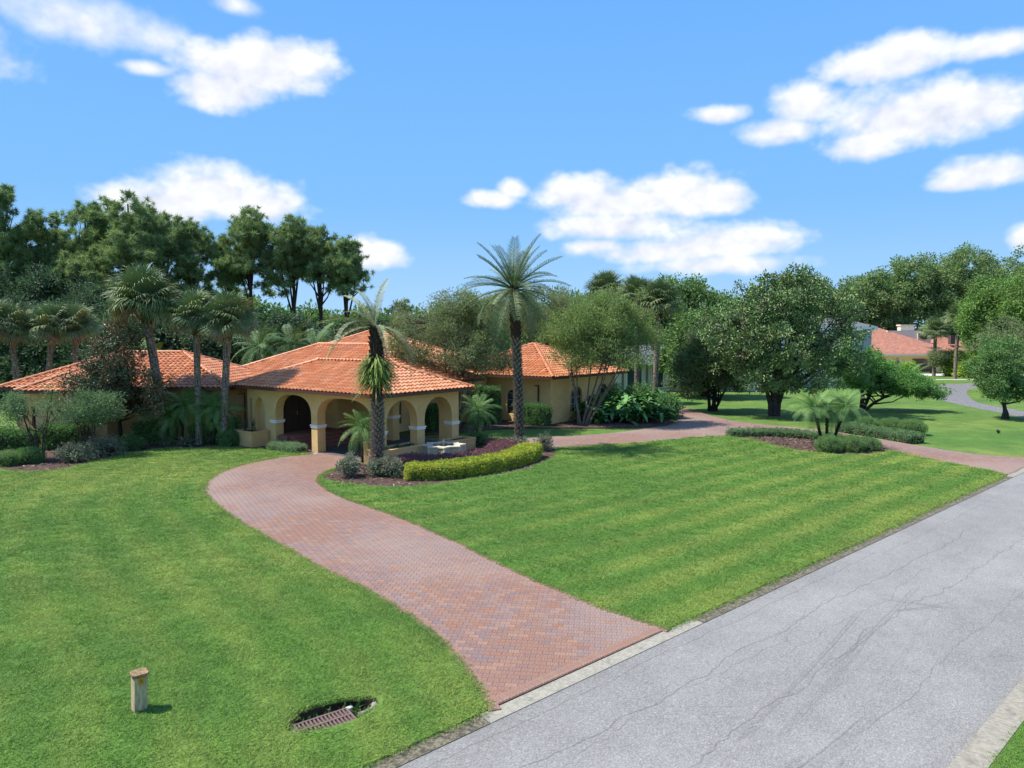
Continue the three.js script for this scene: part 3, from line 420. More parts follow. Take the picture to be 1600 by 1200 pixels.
  pipe(-11.82, -.52, H - .35); pipe(-.62 + .08, -.55, H - .5); pipe(-3.2, -18.03, H - .5); 
}

// ---------- plants ----------
const barkTex = texture(128, 256, (u, v) => { const n = .62 + .45 * fbm(u * 12, v * 26, 4) + .2 * fbm(u * 30, v * 5, 3); return [n, n * .97, n * .93]; });
const bark = (c) => std(c, .95, { map: rep(barkTex, 2, .6), bumpMap: rep(barkTex, 2, .6), bumpScale: .04 });
const BARK = { pine: bark([.16, .105, .075]), oak: bark([.155, .135, .115]), crape: bark([.42, .34, .26]), dark: bark([.075, .058, .045]), palm: bark([.56, .49, .41]), date: bark([.19, .155, .12]) };
// a sprig: leaves (folded diamonds) set in a small ball
function sprig(seed, n, len, wid, rad, flat = .8) {
  const r = mulberry(seed), pos = [];
  for (let i = 0; i < n; i++) {
    const d = V3(r() - .5, (r() - .42) * flat, r() - .5).normalize(), b = d.clone().multiplyScalar(rad * Math.cbrt(r())), t = d.clone().add(V3((r() - .5) * 1.3, (r() - .35) * .9, (r() - .5) * 1.3)).normalize(), s = t.clone().cross(V3(r() - .5, r() - .5, r() - .5)).normalize(), nn = s.clone().cross(t), l = len * (.7 + r() * .6), w = wid * (.7 + r() * .6);
    const a = b, m = b.clone().addScaledVector(t, l * .45), e = b.clone().addScaledVector(t, l).addScaledVector(nn, -l * .12), L = m.clone().addScaledVector(s, w / 2).addScaledVector(nn, w * .16), Q = m.clone().addScaledVector(s, -w / 2).addScaledVector(nn, w * .16);
    for (const v of [a, L, e, a, e, Q]) pos.push(v.x, v.y, v.z);
  }
  return tris(pos);
}
function tuft(seed, n, len, wid) { // pine needles
  const r = mulberry(seed), pos = [];
  for (let i = 0; i < n; i++) { const d = V3(r() - .5, r() - .32, r() - .5).normalize(), s = d.clone().cross(V3(r() - .5, r() - .5, r() - .5)).normalize(), l = len * (.7 + r() * .5), b = V3(r() - .5, r() - .5, r() - .5).multiplyScalar(len * .55); for (const v of [b.clone().addScaledVector(s, wid / 2), b.clone().addScaledVector(s, -wid / 2), b.clone().addScaledVector(d, l)]) pos.push(v.x, v.y, v.z); }
  return tris(pos);
}
const SPRIG = { broad: sprig(1, 26, .15, .075, .34), fine: sprig(2, 30, .13, .055, .36), big: sprig(3, 18, .21, .10, .36), far: sprig(4, 26, .30, .17, .62), pine: tuft(5, 46, .42, .05), pineFar: tuft(6, 46, .55, .085), hedge: sprig(7, 30, .062, .034, .13), hedgeBig: sprig(8, 26, .09, .05, .17), box: sprig(9, 34, .045, .026, .11) };
const LM = leafMat([1, 1, 1], { transmission: .42 }), LMgloss = new THREE.MeshStandardMaterial({ color: lin(1, 1, 1), roughness: .5, side: THREE.DoubleSide }), LMsoft = leafMat([1, 1, 1], { roughness: 1, transmission: .4 });
const randDir = (r) => { const y = r() * 2 - 1, a = r() * 6.283, s = Math.sqrt(1 - y * y); return V3(Math.cos(a) * s, y, Math.sin(a) * s); };
const shade = (r, tones, v = .35) => { const t = tones[Math.floor(r() * tones.length)], k = 1.95 * (1 - v / 2 + r() * v); return lin(t[0] * k, t[1] * k, t[2] * k); };
// o: stems [[x,z,r]...], lobes [[x,y,z,rx,ry,rz]...] (own axes), clumps, per, clumpR, geo, tones, limbs, bark
function tree(name, label, category, [x, z], o, group) {
  const r = mulberry(o.seed), t = thing(name, label, category, [x, 0, z], 0, group), ms = [], cs = [], wood = [], vol = o.lobes.map((l) => Math.pow(l[3] * l[4] * l[5], .8)), all = vol.reduce((a, b) => a + b), cl = [];
  for (let i = 0; i < o.clumps; i++) {
    let k = 0, w = r() * all; while ((w -= vol[k]) > 0 && k < vol.length - 1) k++;
    const l = o.lobes[k], d = randDir(r), out = r() < .13, rad = out ? 1.08 + .27 * r() : .5 + .55 * Math.pow(r(), .55); if (d.y < -.55) d.y *= .5;
    const p = V3(l[0] + d.x * l[3] * rad, l[1] + d.y * l[4] * rad, l[2] + d.z * l[5] * rad);
    if (n2(p.x * .9 + o.seed, p.y * .9 + p.z * .7) < (o.gap ?? -.45)) continue;
    cl.push([p, l]); if (out && o.stems.length) { const c = V3(l[0], l[1], l[2]).lerp(p, .35), m = c.clone().lerp(p, .5).add(V3(0, -.12, 0)); wood.push(tube([c, m, p], [.05, .035, .015], 4)); }
    const R0c = o.clumpR * (out ? .55 : .6 + r() * .8);
    for (let j = 0; j < o.per; j++) { const q = randDir(r).multiplyScalar(R0c * Math.cbrt(r())); q.y *= .62; ms.push(M4(p.clone().add(q), EQ(r() * 6.28, r() * 6.28, r() * 6.28), (o.size ?? 1) * (.7 + r() * .6))); cs.push(shade(r, o.tones)); }
  }
  for (const [sx, sz, sr, lean = 0, aim] of o.stems) { // each stem bends up into the crown
    const L = aim !== undefined ? o.lobes[aim] : o.lobes[Math.floor(r() * o.lobes.length)], jt = o.jit ?? 0, top = V3(L[0] + (r() - .5) * jt, L[1] + L[4] * (o.reach ?? .2), L[2] + (r() - .5) * jt), n = 7, pts = [], rad = [];
    for (let i = 0; i <= n; i++) { const f = i / n, e = Math.pow(f, 1.5 - (o.spread ?? 0)); pts.push(V3(lerp(sx, top.x, e) + (r() - .5) * .12 * (i && i < n), lerp(-.15, top.y, f), lerp(sz, top.z, e) + (r() - .5) * .12 * (i && i < n))); rad.push(sr * (i ? 1 - .75 * f : 1.35)); }
    wood.push(tube(pts, rad, 7));
    for (let b = 0; b < (o.limbs ?? 6); b++) { const c = cl[Math.floor(r() * cl.length)]; if (!c) break; const f = (o.limbFrom ?? .3) + r() * (.97 - (o.limbFrom ?? .3)), i = Math.min(n - 1, Math.floor(f * n)), s = pts[i].clone().lerp(pts[i + 1], f * n - i), e = c[0], m = s.clone().lerp(e, .5).add(V3((r() - .5) * .5, (o.sag ?? -.25) * s.distanceTo(e) * .4, (r() - .5) * .5)), k = sr * (1 - .75 * f) * .62; if (s.y > e.y + 1.5) continue; wood.push(tube([s, s.clone().lerp(m, .55), m, m.clone().lerp(e, .5), e], [k, k * .8, k * .62, k * .42, k * .2], 5)); }
  }
  if (wood.length) part('trunk', mergeGeometries(wood), o.bark ?? BARK.oak, t);
  copies('crown', o.geo, o.mat ?? LM, ms, cs, t); count += ms.length;
  return t;
}
let count = 0;
// fronds -----------------------------------------------------------------
function feather(seed, len, bend, leaf, pairs, wid, vee = .5) { // a date palm frond along +x, bending down
  const r = mulberry(seed), pos = [], at = (t) => { const a = bend * t * t; return V3(len * (t - .16 * bend * t * t * t), -len * .42 * bend * t * t, 0); };
  const put = (...v) => v.forEach((p) => pos.push(p.x, p.y, p.z));
  for (let i = 0; i < 8; i++) { const a = at(i / 8), b = at((i + 1) / 8), w0 = .03 * (1 - i / 9) * len / 2.5, w1 = .03 * (1 - (i + 1) / 9) * len / 2.5, A = V3(0, w0, -w0), B = V3(0, w0, w0), D = V3(0, -w0, 0), A1 = V3(0, w1, -w1), B1 = V3(0, w1, w1), D1 = V3(0, -w1, 0), q = (p, s) => p.clone().add(s); for (const [m, n, m1, n1] of [[A, B, A1, B1], [B, D, B1, D1], [D, A, D1, A1]]) put(q(a, m), q(b, m1), q(a, n), q(a, n), q(b, m1), q(b, n1)); }
  for (let i = 0; i < pairs; i++) for (const s of [-1, 1]) {
    const t = .14 + .85 * (i + r() * .4) / pairs, p = at(t), q = at(Math.min(1, t + .02)), dir = q.sub(p).normalize(), l = leaf * Math.sin(Math.PI * (.18 + .72 * t)) * (.85 + r() * .3) + leaf * .12, o = V3(dir.x * (.45 + t * .5), dir.y * .5 + vee * (.7 + r() * .5) * .6 - .1, s * .95).normalize(), m = p.clone().addScaledVector(o, l * .5), e = p.clone().addScaledVector(o, l).add(V3(0, -l * (.12 + .2 * r()), 0)), w = dir.clone().multiplyScalar(wid / 2);
    put(p.clone().sub(w.clone().multiplyScalar(.5)), m.clone().sub(w), m.clone().add(w)); put(p.clone().sub(w.clone().multiplyScalar(.5)), m.clone().add(w), p.clone().add(w.clone().multiplyScalar(.5))); put(m.clone().sub(w), e, m.clone().add(w));
  }
  return tris(pos);
}
function fan(seed, stalk, rad, n, droop) { // a cabbage palm leaf along +x
  const r = mulberry(seed), pos = [], put = (...v) => v.forEach((p) => pos.push(p.x, p.y, p.z));
  const j = V3(stalk, -droop * stalk * .12, 0), w = .022; for (const [a, b] of [[V3(0, 0, -w), V3(0, 0, w)], [V3(0, -w, 0), V3(0, w, 0)]]) { put(a, b, j.clone().add(b.clone().multiplyScalar(.6))); put(a, j.clone().add(b.clone().multiplyScalar(.6)), j.clone().add(a.clone().multiplyScalar(.6))); }
  for (let i = 0; i < n; i++) {
    const a = (i / (n - 1) - .5) * 4.1 + (r() - .5) * .08, l = rad * 1.1 * (1 - .28 * Math.abs(a) / 2.05) * (.9 + r() * .2), off = j.clone().add(V3(.3 * (1 - Math.abs(a) / 2.2), -.05, 0)), d = V3(Math.cos(a), .22 - .10 * Math.cos(a), Math.sin(a)).normalize(), s = V3(-Math.sin(a), 0, Math.cos(a)), ww = rad * .030;
    const m = off.clone().addScaledVector(d, l * .5), k = off.clone().addScaledVector(d, l * .8).add(V3(0, -l * .12 * droop, 0)), e = off.clone().addScaledVector(d, l * .98).add(V3((r() - .5) * .1, -l * (.22 + .3 * r()) * droop, (r() - .5) * .1)), up = V3(0, ww * .5, 0), L = m.clone().addScaledVector(s, ww).add(up), Q = m.clone().addScaledVector(s, -ww).add(up);
    put(j, L, m, j, m, Q); put(m, L, k.clone().addScaledVector(s, ww * .6), m, k.clone().addScaledVector(s, ww * .6), k); put(m, k, k.clone().addScaledVector(s, -ww * .6), m, k.clone().addScaledVector(s, -ww * .6), Q); put(k.clone().addScaledVector(s, ww * .6), e, k.clone().addScaledVector(s, -ww * .6));
  }
  return tris(pos);
}
const DATE = [feather(11, 3.0, .5, .50, 40, .034, .8), feather(12, 3.1, .85, .50, 40, .034, .7), feather(13, 3.1, 1.3, .48, 38, .034, .6)], PYG = [feather(14, 1.25, .9, .25, 24, .018, .1), feather(15, 1.3, 1.4, .25, 24, .018, -.1), feather(16, 1.3, 1.9, .24, 24, .018, -.3)], QUEEN = [feather(17, 2.6, 1.0, .62, 32, .035, -.1), feather(18, 2.8, 1.7, .62, 32, .035, -.3)], FAN = [fan(21, .75, .95, 34, .8), fan(22, .8, .98, 34, 1.2), fan(23, .8, .95, 32, 1.7)];
const frondMats = (c) => [[1, 1, 1], [1.25, 1.12, 1.05], [.85, .86, .95]].map((k) => new THREE.MeshPhysicalMaterial({ color: lin(c[0] * k[0], c[1] * k[1], c[2] * k[2]), roughness: .6, transmission: .15, thickness: 0, side: THREE.DoubleSide }));
const FM = { date: frondMats([.115, .185, .058]), sick: frondMats([.23, .26, .10]), fan: frondMats([.16, .24, .085]), pyg: frondMats([.13, .27, .06]), queen: frondMats([.10, .22, .055]), dead: [std([.24, .16, .09], .9, { side: THREE.DoubleSide })], lime: frondMats([.16, .29, .04]) };
function crownOf(parent, at, geos, mats, n, s, lo, hi, seed, dead = 0, name = 'frond') {
  const r = mulberry(seed);
  for (let i = 0; i < n; i++) { const f = (i + .5) / n, el = lerp(hi, lo, Math.pow(f, .85)) + (r() - .5) * .2, az = i * 2.39996 + (r() - .5) * .4, g = geos[Math.min(geos.length - 1, Math.floor(f * geos.length))], isDead = i >= n - dead, m = part(name, g, isDead ? FM.dead[0] : mats[Math.floor(r() * mats.length)], parent); m.position.copy(at); m.quaternion.copy(EQ(0, az, el).multiply(EQ((r() - .5) * 1.4, 0, 0))); m.scale.setScalar(s * (.85 + r() * .25)); }
}
function palmTrunk(t, pts, r0, r1, mat) { const c = new THREE.CatmullRomCurve3(pts), n = 26, P = [], rad = []; for (let i = 0; i <= n; i++) { P.push(c.getPoint(i / n)); rad.push(lerp(r0, r1, i / n) * (1 + (i % 2 ? .035 : -.02)) * (i === 0 ? 1.25 : 1)); } part('trunk', tube(P, rad, 11), mat, t); return c; }
function boots(t, c, f0, f1, n, rad, len, mat, name, out = .5, wid = .12) { // leaf bases set spirally round a trunk
  const pos = [], r = mulberry(n * 7 + Math.floor(rad * 1000));
  for (let i = 0; i < n; i++) { const f = lerp(f0, f1, i / n), p = c.getPoint(f), a = i * 2.39996, d = V3(Math.cos(a), 0, Math.sin(a)), s = V3(-d.z, 0, d.x), R1 = rad, w = wid * (.8 + r() * .4), A = p.clone().addScaledVector(d, R1 * .8).addScaledVector(s, w), B = p.clone().addScaledVector(d, R1 * .8).addScaledVector(s, -w), tip = p.clone().addScaledVector(d, R1 + len * out * (.7 + r() * .5)).add(V3(0, len * (.7 + r() * .4), 0)), low = p.clone().addScaledVector(d, R1 * .9).add(V3(0, -len * .5, 0)), T1 = tip.clone().addScaledVector(s, w * .55), T2 = tip.clone().addScaledVector(s, -w * .55), top = p.clone().addScaledVector(d, R1 * .7).add(V3(0, len * .5, 0)); for (const v of [low, A, T1, low, T1, T2, low, T2, B, A, top, T1, T1, top, T2, T2, top, B]) pos.push(v.x, v.y, v.z); }
  const m = part(name, tris(pos), mat, t); m.userData.kind = 'stuff'; return m;
}
function sabal(label, [x, z], h, lean, seed, s = 1, n = 42) {
  const t = thing('cabbage_palm', label, 'palm tree', [x, 0, z], 0, 'cabbage palms round the house'), c = palmTrunk(t, [V3(0, -.2, 0), V3(lean[0] * .35, h * .4, lean[1] * .35), V3(lean[0], h, lean[1])], .21 * s, .19 * s, BARK.palm), top = c.getPoint(1);
  boots(t, c, .87, 1, 46, .18 * s, .26 * s, bark([.20, .12, .06]), 'leaf_bases');
  crownOf(t, top, FAN, FM.fan, Math.round(n * 1.5), s * .92, -.5, 1.5, seed, 3); return t;
}
function pygmy(label, [x, z], stems, seed, s, group = 'feathery palms in the beds', name = 'pygmy_date_palm', geos = PYG, mats = FM.pyg, n = 40) {
  const t = thing(name, label, 'palm', [x, 0, z], 0, group);
  stems.forEach(([dx, dz, h], i) => { const c = palmTrunk(t, [V3(dx * .25, -.1, dz * .25), V3(dx * .6, h * .5, dz * .6), V3(dx, h, dz)], .085 * Math.sqrt(s), .075 * Math.sqrt(s), BARK.dark); boots(t, c, .5, 1, 30, .07, .1, BARK.dark, 'leaf_bases', .5, .03); crownOf(t, c.getPoint(1), geos, mats, n, s, -.45, 1.35, seed + i); });
  return t;
}
// hedges and shrubs ------------------------------------------------------
function inside(seed, P, w, h, dens, jit) { // points over the skin of a hedge along a path
  const r = mulberry(seed), out = [], L = []; let tot = 0; for (let i = 0; i + 1 < P.length; i++) { L.push(Math.hypot(P[i + 1][0] - P[i][0], P[i + 1][1] - P[i][1])); tot += L[i]; }
  const n = Math.floor(tot * (w + 2 * h) * dens);
  for (let k = 0; k < n; k++) { let s = r() * tot, i = 0; while (s > L[i] && i < L.length - 1) s -= L[i++]; const [ax, az] = P[i], [bx, bz] = P[i + 1], tx = (bx - ax) / L[i], tz = (bz - az) / L[i]; let u = r() * (w + 2 * h), off, y; if (u < w) { off = u - w / 2; y = h; } else { u -= w; off = u < h ? -w / 2 : w / 2; y = u < h ? u : u - h; } const e = Math.min(1, Math.max(0, 1)); const j = 1 + .07 * fbm((ax + tx * s) * 1.7, y * 2 + off, 2); out.push(V3(ax + tx * s - tz * off * j + (r() - .5) * jit, y * j + (r() - .5) * jit, az + tz * s + tx * off * j + (r() - .5) * jit)); }
  for (const [end, a] of [[0, 1], [P.length - 1, P.length - 2]]) for (let k = 0; k < w * h * dens; k++) { const [ex, ez] = P[end], [fx, fz] = P[a], l = Math.hypot(fx - ex, fz - ez), tx = (fx - ex) / l, tz = (fz - ez) / l, off = (r() - .5) * w; out.push(V3(ex - tz * off + (r() - .5) * jit, r() * h, ez + tx * off + (r() - .5) * jit)); }
  return out;
}
function ribbon(P, w, h) { const pos = [], idx = []; P.forEach(([x, z], i) => { const a = P[Math.max(0, i - 1)], b = P[Math.min(P.length - 1, i + 1)], l = Math.hypot(b[0] - a[0], b[1] - a[1]), nx = -(b[1] - a[1]) / l, nz = (b[0] - a[0]) / l; pos.push(x + nx * w / 2, -.02, z + nz * w / 2, x + nx * w / 2, h, z + nz * w / 2, x - nx * w / 2, h, z - nz * w / 2, x - nx * w / 2, -.02, z - nz * w / 2); }); for (let i = 0; i + 1 < P.length; i++) for (let k = 0; k < 3; k++) { const a = i * 4 + k, b = a + 4; idx.push(a, b, a + 1, a + 1, b, b + 1); } const e = (P.length - 1) * 4; idx.push(0, 1, 2, 0, 2, 3, e, e + 2, e + 1, e, e + 3, e + 2); const g = new THREE.BufferGeometry(); g.setAttribute('position', new THREE.Float32BufferAttribute(pos, 3)); g.setIndex(idx); const o = g.toNonIndexed(); o.computeVertexNormals(); return o; }
const twig = std([.028, .026, .014], .97);
function hedge(name, label, P, w, h, o, group) {
  const c = P[Math.floor(P.length / 2)], t = thing(name, label, o.cat ?? 'hedge', [c[0], 0, c[1]], 0, group), Q = P.map(([x, z]) => [x - c[0], z - c[1]]), r = mulberry(o.seed);
  part('branches', ribbon(Q, w - .16, h - .1), twig, t);
  const pts = inside(o.seed, Q, w - .06, h - .04, o.dens ?? 60, o.jit ?? .1), cs = pts.map(() => shade(r, o.tones, .4));
  copies('foliage', o.geo ?? SPRIG.hedge, o.mat ?? LM, pts.map((p) => M4(p, EQ(r() * 6.28, r() * 6.28, r() * 6.28), (o.size ?? 1) * (.75 + r() * .6))), cs, t); count += pts.length; return t;
}
function bush(name, label, [x, z], rx, ry, rz, o, group) { // a clipped or loose rounded shrub
  const t = thing(name, label, o.cat ?? 'shrub', [x, 0, z], 0, group), r = mulberry(o.seed), ms = [], cs = [], n = Math.floor((rx * rz + rx * ry * 2) * (o.dens ?? 110)), ln = o.loose ?? 0;
  part('branches', new THREE.IcosahedronGeometry(1, 2).scale(rx * (.86 - ln * .4), ry * (.86 - ln * .4), rz * (.86 - ln * .4)).translate(0, ry * .85, 0), twig, t);
  for (let i = 0; i < n; i++) { const d = randDir(r), k = 1 - ln * r() + (r() - .5) * .06 + ln * .4 * (n2(d.x * 3 + o.seed, d.y * 3 + d.z * 2)); const p = V3(d.x * rx * k, ry * .9 + d.y * ry * k, d.z * rz * k); if (p.y < .02) continue; ms.push(M4(p, EQ(r() * 6.28, r() * 6.28, r() * 6.28), (o.size ?? 1) * (.75 + r() * .6))); cs.push(shade(r, o.tones, .4)); }
  copies('foliage', o.geo ?? SPRIG.box, o.mat ?? LM, ms, cs, t); count += ms.length; return t;
}
function strap(seed, n, len, w, up, bendy) { const r = mulberry(seed), pos = []; for (let i = 0; i < n; i++) { const a = r() * 6.283, e = up[0] + r() * (up[1] - up[0]), l = len * (.7 + r() * .5), d = V3(Math.cos(a) * Math.cos(e), Math.sin(e), Math.sin(a) * Math.cos(e)), s = V3(-Math.sin(a), 0, Math.cos(a)), p = (t) => V3(d.x * l * t, d.y * l * t - bendy * l * t * t * .6, d.z * l * t), ww = (t) => w * (t < .15 ? .5 : Math.sqrt(1.02 - t)); for (let k = 0; k < 5; k++) { const t0 = k / 5, t1 = (k + 1) / 5, A = p(t0).addScaledVector(s, ww(t0) / 2), B = p(t0).addScaledVector(s, -ww(t0) / 2), C = p(t1).addScaledVector(s, ww(t1) / 2), D = p(t1).addScaledVector(s, -ww(t1) / 2); for (const v of [A, C, B, B, C, D]) pos.push(v.x, v.y, v.z); } } return tris(pos); }

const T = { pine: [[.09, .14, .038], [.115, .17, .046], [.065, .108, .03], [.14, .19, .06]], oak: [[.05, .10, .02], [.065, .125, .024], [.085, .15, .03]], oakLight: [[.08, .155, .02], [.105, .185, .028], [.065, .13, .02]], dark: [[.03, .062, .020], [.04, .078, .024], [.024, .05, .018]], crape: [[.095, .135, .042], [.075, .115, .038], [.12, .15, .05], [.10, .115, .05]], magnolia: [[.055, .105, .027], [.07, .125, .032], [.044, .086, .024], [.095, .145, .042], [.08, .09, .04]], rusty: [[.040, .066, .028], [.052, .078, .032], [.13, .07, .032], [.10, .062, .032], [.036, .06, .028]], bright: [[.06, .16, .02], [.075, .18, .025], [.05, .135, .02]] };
// pines behind the left wing: [px x, depth, top height, crown bottom, half width]
const pines = [
  ['broad pine at the very left edge of the frame', -55, -76, 22.4, 6, 4.8], ['bushy pine second from the left frame edge', -51.5, -79, 19.8, 5.5, 4.6], ['shaded pine between two bushier ones, above the leftmost cabbage palms', -46.3, -78, 20.2, 6, 4.2], ['widest round-topped pine, behind the leaning cabbage palm', -40.5, -76, 20.8, 7.5, 5.6],
  ['pine with a bare lower trunk between the widest and the see-through pine', -38.4, -79, 18.6, 8, 3.4],
  ['narrow see-through pine in the gap below the cloud', -36, -80, 19.2, 8.5, 3.0], ['slight pine just left of the right-hand row, low against the sky', -33, -83, 16.8, 9, 2.7], ['tall pine, first of the right-hand row with bare trunks', -29.6, -81, 20.2, 10, 3.7], ['pine in the row right of the tallest, with its trunk against sky', -25, -82, 19.8, 11, 3.3], ['slim pine, second from the right end of the row', -22, -82, 18.6, 11, 2.7], ['rightmost pine with a long bare limb reaching right', -19, -82, 17.4, 10.5, 2.9]];
pines.forEach(([label, x, z, h, lo, w], i) => {
  const r = mulberry(100 + i), n = 8, lobes = []; for (let k = 0; k < n; k++) { const f = (k + .5) / n, a = r() * 6.28, q = w * (.55 - .32 * f) * (i < 4 ? 1 : 1.1); lobes.push([Math.cos(a) * q, lerp(lo + 1, h - 1.6, Math.pow(f, .75)), Math.sin(a) * q, w * (.5 + r() * .18) * (1.1 - .38 * f), 1.5 + r() * .7, w * .5]); } lobes.push([0, h - 1.5, 0, w * .42, 1.6, w * .42]);
  if (i === 10) lobes.push([5.6, 9.4, 0, 1.5, .8, 1.1]);
  tree('pine_tree', label, 'pine tree', [x, z], { seed: 200 + i, stems: [[0, 0, .32, 0, n]], lobes, clumps: i < 4 ? 470 : 250, per: 5, clumpR: .85, geo: SPRIG.pine, size: 1.25, tones: T.pine, limbs: 22, limbFrom: .42, sag: -.05, bark: BARK.pine, gap: i < 4 ? -.3 : -.12, reach: .5, mat: LMsoft }, 'tall pines behind the left wing');
});
// darker trees under and beside the pines
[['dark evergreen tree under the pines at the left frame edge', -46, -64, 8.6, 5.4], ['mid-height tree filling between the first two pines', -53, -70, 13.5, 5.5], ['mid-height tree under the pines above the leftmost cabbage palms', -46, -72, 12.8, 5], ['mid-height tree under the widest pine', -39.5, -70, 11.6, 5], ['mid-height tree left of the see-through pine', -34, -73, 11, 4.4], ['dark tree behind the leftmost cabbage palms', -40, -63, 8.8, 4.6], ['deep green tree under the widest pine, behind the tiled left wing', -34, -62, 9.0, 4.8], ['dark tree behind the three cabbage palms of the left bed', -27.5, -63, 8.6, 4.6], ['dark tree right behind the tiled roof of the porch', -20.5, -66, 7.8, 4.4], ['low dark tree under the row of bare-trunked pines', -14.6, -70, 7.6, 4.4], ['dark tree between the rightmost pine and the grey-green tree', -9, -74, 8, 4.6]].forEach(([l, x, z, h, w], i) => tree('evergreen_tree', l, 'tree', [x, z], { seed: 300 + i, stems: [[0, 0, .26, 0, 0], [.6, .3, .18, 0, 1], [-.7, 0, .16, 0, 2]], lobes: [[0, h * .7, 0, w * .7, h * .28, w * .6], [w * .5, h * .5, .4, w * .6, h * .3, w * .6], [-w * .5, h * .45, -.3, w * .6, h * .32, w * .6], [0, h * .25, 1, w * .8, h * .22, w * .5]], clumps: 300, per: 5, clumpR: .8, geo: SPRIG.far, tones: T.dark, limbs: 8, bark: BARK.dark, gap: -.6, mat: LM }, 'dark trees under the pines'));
[['distant tree line crown far behind the left wing', -66, -112, 13, 9], ['distant tree crown showing between pine trunks', -47, -116, 12, 9], ['far tree crown low behind the bare-trunked pines', -30, -118, 10, 10], ['far tree crown left of the date palm with ferns', -13, -120, 9.6, 10]].forEach(([l, x, z, h, w], i) => tree('distant_tree', l, 'tree', [x, z], { seed: 340 + i, stems: [[0, 0, .3, 0, 0]], lobes: [[0, h * .6, 0, w, h * .4, w * .6], [w * .6, h * .45, 0, w * .7, h * .4, w * .5], [-w * .7, h * .42, 0, w * .7, h * .4, w * .5]], clumps: 330, per: 5, clumpR: 1.3, geo: SPRIG.far, size: 1.9, tones: T.oak, limbs: 5, bark: BARK.dark, gap: -.7 }, 'far trees beyond the plots'));
// feathery grey-green crape myrtles over the porch and the right wing
const crapeO = (seed, lobes, stems, clumps, extra = {}) => ({ seed, lobes, stems, clumps, per: 7, clumpR: .62, geo: SPRIG.fine, size: .95, tones: T.crape, limbs: 9, limbFrom: .25, bark: BARK.crape, gap: -.5, mat: LMsoft, spread: .1, ...extra });
tree('crape_myrtle', 'grey-green feathery tree rising behind the porch roof', 'tree', [-3.9, -46.4], crapeO(401, [[-.8, 6.9, 0, 2.7, 1.5, 2.2], [1.4, 7.1, 0, 2.3, 1.6, 2], [.2, 5.2, .6, 3, 1.5, 2.2], [2.2, 4.6, 0, 1.8, 1.2, 1.6], [-2.6, 5.6, 0, 1.6, 1.3, 1.6], [.4, 8.2, -.6, 1.8, .9, 1.6]], [[0, 0, .1, 0, 0], [.25, .1, .1, 0, 1], [-.2, .2, .09, 0, 2], [.3, -.2, .09, 0, 3], [-.3, 0, .08, 0, 4]], 330), 'crape myrtles by the house');
tree('crape_myrtle', 'tree behind the tall date palm, over the tiled roof', 'tree', [3.1, -64.7], crapeO(402, [[0, 8.8, 0, 3.1, 1.9, 2.4], [-2.2, 7.4, 0, 2.3, 1.6, 2], [2, 7.4, .5, 2.3, 1.6, 2], [-4.2, 8.2, -1, 2.2, 1.6, 1.8]], [[0, 0, .12, 0, 0], [.3, 0, .1, 0, 1], [-.3, 0, .1, 0, 2]], 300, { tones: T.crape }), 'crape myrtles by the house');
tree('crape_myrtle', 'wide tree on a fan of pale bare stems before the right wing', 'tree', [4.95, -49.6], crapeO(403, [[-.6, 6.4, 0, 2.1, 1.7, 1.9], [1.6, 6.9, 0, 2.3, 1.8, 2], [3.4, 6.4, 0, 2.0, 1.7, 1.8], [2.2, 5.0, .8, 2.4, 1.2, 1.8], [-.4, 4.7, .6, 1.8, 1.0, 1.6], [1.6, 8.3, -.5, 2, 1.0, 1.7], [3.9, 8.1, -1, 1.5, 1, 1.4]], [[-.25, 0, .09, 0, 0], [-.1, .15, .08, 0, 4], [.05, -.1, .09, 0, 1], [.15, .2, .085, 0, 3], [.3, 0, .09, 0, 2], [.2, -.2, .07, 0, 3], [-.2, -.15, .07, 0, 0], [0, .2, .07, 0, 5], [.35, .1, .065, 0, 3]], 420, { tones: [[.10, .155, .032], [.085, .13, .032], [.13, .175, .04]], limbFrom: .6, bark: bark([.62, .55, .46]), spread: .45, jit: 2.2 }), 'crape myrtles by the house');
// left bed
tree('magnolia_tree', 'dark conical magnolia with rusty leaf undersides before the left wing', 'magnolia', [-21.95, -39.5], { seed: 420, stems: [[0, 0, .12, 0, 0]], lobes: [[0, 5.0, 0, 1.4, 1.6, 1.3], [-.6, 3.5, .2, 1.9, 1.1, 1.5], [.8, 3.2, .2, 1.9, 1.2, 1.5], [-.2, 2.3, .5, 2.2, .9, 1.5]], clumps: 430, per: 5, clumpR: .36, geo: SPRIG.broad, size: .85, tones: T.rusty, limbs: 16, limbFrom: .25, bark: BARK.dark, mat: LMgloss, reach: .6 });
const shrubTree = (l, p, s, seed, lobes) => tree('multi_stem_shrub', l, 'shrub', p, { seed, stems: [[-.15, 0, .05, 0, 0], [.1, .1, .05, 0, 1], [0, -.1, .045, 0, 2], [.2, 0, .04, 0, 1], [-.25, .1, .04, 0, 0], [.05, .2, .04, 0, 2]], lobes, clumps: 120, per: 5, clumpR: .3, geo: SPRIG.fine, size: .75, tones: [[.05, .105, .034], [.07, .13, .04], [.095, .14, .055]], gap: -.25, limbs: 5, limbFrom: .3, bark: bark([.30, .26, .2]), spread: .2 }, 'multi-stem shrubs in the left bed');
shrubTree('multi-stem shrub at the front corner of the left mulch bed', [-23.6, -35.2], 1, 430, [[-.8, 2.5, 0, .8, .75, .8], [.6, 2.6, 0, .85, .8, .8], [0, 2.1, .4, 1.0, .6, .8]]);
shrubTree('multi-stem shrub beside the conical magnolia', [-21.9, -36.4], 1, 431, [[-.6, 2.6, 0, .8, .8, .8], [.6, 2.5, 0, .85, .75, .8], [0, 2.1, .4, 1.0, .6, .8]]);
